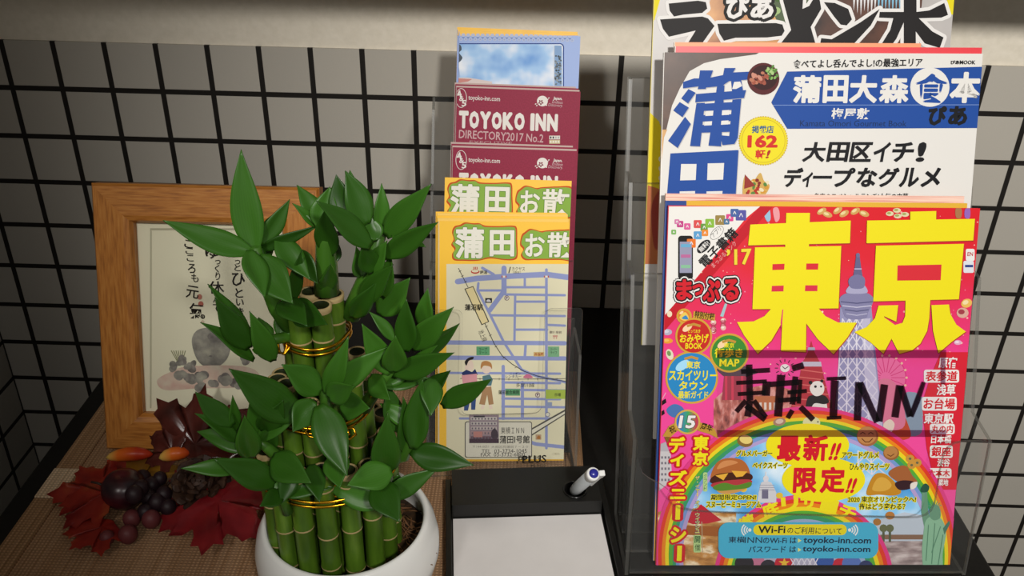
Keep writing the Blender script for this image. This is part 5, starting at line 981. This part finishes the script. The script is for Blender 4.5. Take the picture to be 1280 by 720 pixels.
BL = '1f4fa4'
def d_kamata(P, c):
    BR = ramp_mat('dark_table_print', [(0.3, '2e1c14'), (0.6, '4a3024'), (0.8, '6a4632')], scale=40, rough=.35); TN = ramp_mat('noodle_print', [(0.3, 'a8743c'), (0.6, 'd0a468')], scale=60, rough=.35)
    P.poly([(828, 60), (960, 60), (945, 68), (900, 74), (880, 79), (862, 89), (850, 110), (840, 132), (833, 162), (820, 165)], BR, 1); P.poly([(820, 162), (834, 162), (830, 172), (827, 200), (824, 250), (815, 250)], TN, 1.5)
    o = (815, 70); k = .25
    for lay, col, d in ((2, 'c2c0c0', .9), (3, BL, 0)):
        oo = (o[0] + d, o[1] + d)
        for pts in ([(155, 130), (210, 112), (235, 112), (240, 72), (305, 72), (292, 108), (355, 95), (362, 60), (418, 60), (405, 82), (490, 78), (482, 118), (385, 126), (350, 150), (270, 158), (268, 165), (228, 166), (232, 152), (155, 162)],
                    [(182, 165), (218, 184), (180, 238), (146, 212)], [(138, 230), (184, 258), (152, 306), (106, 272)], [(165, 304), (194, 340), (128, 460), (80, 424)],
                    [(220, 190), (470, 170), (460, 210), (216, 232)], [(325, 150), (362, 146), (345, 452), (282, 448)], [(222, 236), (264, 234), (240, 452), (190, 450)], [(402, 218), (446, 214), (428, 410), (412, 440), (352, 446), (340, 396), (386, 400)], [(228, 240), (440, 228), (436, 268), (226, 276)], [(240, 296), (430, 290), (428, 324), (238, 328)], [(236, 345), (428, 340), (426, 378), (234, 384)],
                    [(395, 120), (445, 118), (455, 175), (400, 175)]): P.zp(oo, k, pts, col, lay)
        P.zp(oo, k, [(92, 487), (432, 470), (412, 800), (66, 800)], col, lay)
    W = WHITE
    for pts in ([(410, 130), (440, 128), (450, 150), (420, 165), (400, 165)], [(268, 276), (306, 274), (304, 298), (266, 300)], [(350, 272), (386, 270), (384, 294), (348, 296)], [(262, 328), (300, 326), (298, 346), (260, 348)], [(346, 324), (382, 322), (380, 342), (344, 344)],
                [(145, 540), (222, 540), (218, 620), (140, 622)], [(278, 537), (360, 535), (355, 618), (275, 620)], [(138, 677), (215, 675), (210, 780), (132, 780)], [(272, 677), (352, 675), (345, 780), (268, 780)]): P.zp(o, k, pts, W, 4)
    P.ell(954, 98.5, 20, 20, '5a2024', 5, 30); P.ell(954.5, 97, 17, 15.5, '381418', 6, 28); rn = random.Random(4)
    for i in range(26): a = rn.uniform(0, 6.28); r = rn.uniform(0, 11); P.ell(950 + r * math.cos(a), 98 + .8 * r * math.sin(a), rn.uniform(2, 4.5), rn.uniform(1.5, 3), rn.choice(['a85844', '8c4434', 'c07a60', 'd0907c', '743024']), 6.5 + .01 * i, 9, rn.uniform(0, 180))
    for i in range(26): a = rn.uniform(0, 6.28); r = rn.uniform(0, 8); P.ell(965 + r * math.cos(a), 91 + r * math.sin(a), 2.4, 1.6, rn.choice(['5c8c3c', '88b860', '3f6c2c', 'b0d088']), 7 + .01 * i, 8, rn.uniform(0, 180))
    P.poly([(984, 89.5), (1245, 83), (1245, 160), (984, 161), (964, 128)], BL, 3); P.stroke([(966, 131.5), (1245, 131)], .6, '8ca8dc', 4, False)
    K = '16161a'
    P.text('食べてよし呑んでよし!の最強エリア', 991.5, 73.5, 1153, 84.5, K, 4, .025, rot=1); P.text('ぴあ', 1188, 75.5, 1199, 80.5, K, 4, .05); P.text('MOOK', 1199.5, 75.5, 1219, 80.5, K, 4, .035)
    for ch, x0, x1 in (('蒲', 991, 1026), ('田', 1028.5, 1060), ('大', 1061.5, 1096.5), ('森', 1099, 1136)): P.text(ch, x0, 94, x1, 129, W, 4.5, .05)
    P.ell(1162, 109, 24.5, 24.5, W, 4, 40); P.text('食', 1143.5, 92, 1184, 129, BL, 5, .05); P.text('本', 1187, 90, 1225.5, 129, W, 5.5, .055)
    P.text('梅屋敷', 1039, 135, 1086.5, 149, W, 4.5, .03); P.text('Kamata Omori Gourmet Book', 1000, 150.5, 1133, 158, '15305e', 4.5, .0)
    for ch, x0, x1 in (('ぴ', 1160, 1183), ('あ', 1185, 1209)): P.text(ch, x0, 132.5, x1, 157, '14161c', 5, .06)
    for i in range(60): a = i * math.pi / 30; P.ell(954 + 29.6 * math.cos(a), 176 + 29.6 * math.sin(a), 1.5, 1.5, 'd8bc2c', 3, 6)
    P.ell(954, 176, 29.5, 29.5, 'f2e024', 4, 40); P.ell(954, 176, 27.3, 27.3, 'c8ac28', 4.5, 40); P.ell(954, 176, 26.7, 26.7, 'f4e428', 5, 40)
    P.text('掲載店', 939.5, 157, 967, 166.5, '1c5c94', 6, .03); P.text('162', 934, 168.8, 972, 184.8, 'd83428', 6, .06); P.text('軒', 944, 187, 956.5, 198.5, 'd83428', 6, .04); P.text('!', 958, 187.5, 962, 198, 'b83028', 6, .04, shear=.3)
    for ch, x0, x1 in (('大', 1004, 1032), ('田', 1034.5, 1061), ('区', 1063, 1090), ('イ', 1092, 1112), ('チ', 1115, 1142), ('!', 1146, 1157)): P.text(ch, x0, 177.5, x1, 202.5, K, 4, .04, shear=.12)
    for ch, x0, x1 in (('デ', 980, 1003), ('ィ', 1003, 1015), ('ー', 1016, 1040), ('プ', 1042, 1068), ('な', 1071, 1096), ('グ', 1098, 1123), ('ル', 1125, 1149), ('メ', 1152, 1176)):
        y0, y1 = (209.5, 234) if ch not in 'ーィ' else ((219.5, 223.5) if ch == 'ー' else (215, 234)); P.text(ch, x0, y0, x1, y1, K, 4, .045, shear=.12)
    P.text('名店のスペシャルランチ!人気の中華', 1017, 241.5, 1135, 249.5, K, 4, .02)
    P.sm([(928, 240), (931, 220), (940, 228), (950, 216), (955, 226), (962, 232), (956, 244), (945, 252), (932, 250)], 'd8b060', 4)
    for i in range(22): P.ell(930 + rn.uniform(0, 30), 225 + rn.uniform(0, 22), rn.uniform(2, 4), rn.uniform(1.4, 2.6), rn.choice(['b83428', '8c2c24', 'e8d890', '5c8c44', 'f0e4c0', 'd89c38']), 5 + .01 * i, 8, rn.uniform(0, 180))
    P.poly([(930, 236), (931, 218), (944, 232)], '9c3830', 6)
KP = Plane(MP.o, 20, 2.5, 0.6)
magazine('gourmet_magazine', 'white and blue Kamata gourmet magazine foremost in the middle tier', .019, -0.0008, 0.2208, 0.080, 0.3560, .0030, M('d6d4d0', .5, 0, .15, 'white_cover'), PAGE, None, d_kamata, M('e4e0da', .4), KP)
magazine('gourmet_magazine', 'red topped magazine showing just above the white and blue gourmet magazine', .0227, 0.0075, 0.2218, 0.080, 0.3592, .0024, M('d83440', .4), PAGE_W, None, None, M('e8e0d8', .4), KP)
magazine('gourmet_magazine', 'orange edged magazine at the back of the middle tier', .0257, 0.0075, 0.1800, 0.080, 0.3612, .0024, M('e89468', .45), M('e0a080', .6), None, None, M('ecd8c8', .4), KP)

def d_ramen(P, c):
    GR = ramp_mat('grey_cover_print', [(0.3, 'a8a4a2'), (0.7, 'bcb9b7')], scale=14, rough=.35); BRO = ramp_mat('ramen_broth_print', [(0.3, '8a5430'), (0.5, 'c08850'), (0.7, 'd8a868')], scale=30, rough=.35); DK = ramp_mat('dark_bowl_print', [(0.3, '30201c'), (0.6, '5c3c30'), (0.8, '80604c')], scale=36, rough=.35)
    P.rect(800, -60, 1210, 330, GR, 1); P.poly([(818, -40), (836, -40), (818, 25), (800, 40)], 'f0e020', 2); P.poly([(1178, -40), (1215, -40), (1215, 20), (1186, 18)], 'f0e020', 2)
    P.poly([(812, 140), (824, 152), (836, 190), (836, 330), (800, 330)], 'eed820', 2); P.poly([(805, 230), (830, 238), (830, 330), (800, 330)], 'c8703c', 3); P.sm([(814, 262), (822, 240), (832, 232), (836, 262), (830, 300), (818, 310)], 'a03428', 3.5)
    for y in (196, 208, 220): P.sm([(824, y), (834, y - 3), (835, y + 4), (825, y + 6)], 'f0ece8', 4); P.poly([(827, y), (833, y - 1), (832, y + 4)], '7c2838', 5)
    P.sm([(868, 70), (880, 20), (910, -30), (980, -40), (1000, 10), (990, 80)], BRO, 2); P.sm([(960, -30), (1010, -40), (1020, 20), (985, 40), (965, 12)], '5c6c50', 2.5); P.sm([(1010, 80), (1018, 20), (1040, -30), (1140, -40), (1150, 20), (1120, 80)], DK, 2.2)
    rn = random.Random(9)
    for i in range(16): P.ell(rn.uniform(968, 1005), rn.uniform(-10, 24), rn.uniform(3, 6), rn.uniform(2.5, 5), rn.choice(['7c9c5c', 'a8c484', '4c6c38']), 3, 12); 
    for i in range(14): x = 1066 + 4.4 * i; P.poly([(x, -6), (x + 3.4, -6), (x + 1, 14 + 3 * (i % 3))], ('e8e8ea', '88c0dc')[i > 6], 3)
    K = '211e1f'; O = 'f0eeec'
    def big(pts):
        cx = sum(p[0] for p in pts) / len(pts); cy = sum(p[1] for p in pts) / len(pts)
        P.stroke(pts + [pts[0]], 8.5, O, 4); P.poly(pts, K, 5)
    zz = lambda pts: [(800 + x * .1805, y * .1805) for x, y in pts]; z7 = lambda pts: [(1000 + x * .1875, y * .1875) for x, y in pts]
    big(zz([(198, 25), (400, 5), (455, 15), (465, 60), (430, 90), (300, 102), (235, 115), (205, 75)])); big(zz([(138, 135), (430, 115), (470, 128), (515, 180), (430, 300), (360, 420), (250, 420), (330, 300), (385, 212), (200, 255), (158, 200)])); big(zz([(535, 165), (940, 160), (985, 170), (1000, 215), (980, 248), (880, 260), (660, 262), (580, 283), (548, 230)]))
    big(z7([(-115, 0), (20, -20), (15, 60), (60, 40), (120, -60), (140, 60), (70, 180), (110, 320), (-40, 330), (-110, 420), (-230, 420), (-60, 200), (-80, 130)])); big(z7([(158, 15), (230, 20), (320, 60), (345, 130), (310, 170), (270, 165), (225, 110)])); big(z7([(130, 310), (140, 255), (210, 262), (400, 150), (530, 60), (470, 170), (360, 290), (300, 330), (170, 420)]))
    big(z7([(530, 80), (690, 80), (690, -60), (775, -60), (775, 80), (860, 70), (960, 20), (985, 100), (940, 118), (790, 122), (880, 210), (955, 250), (930, 320), (830, 290), (770, 210), (772, 420), (690, 420), (690, 150), (640, 260), (520, 420), (380, 420), (520, 330), (600, 200), (620, 122), (525, 118)]))
    for ch, x0, x1 in (('ぴ', 907, 936), ('あ', 938, 967)): P.text(ch, x0, -4, x1, 24, 'f0eeec', 6, .05, out=(('1c1a1a', .13),))
RP = Plane(MP.o, 20, 2.5, 0.0)
magazine('ramen_magazine', 'yellow edged ramen magazine with huge black characters in the rear tier', .040, -0.0093, 0.2036, 0.139, 0.397, .0035, M('c8c4c2', .35), PAGE, None, d_ramen, M('c8b838', .4), RP)
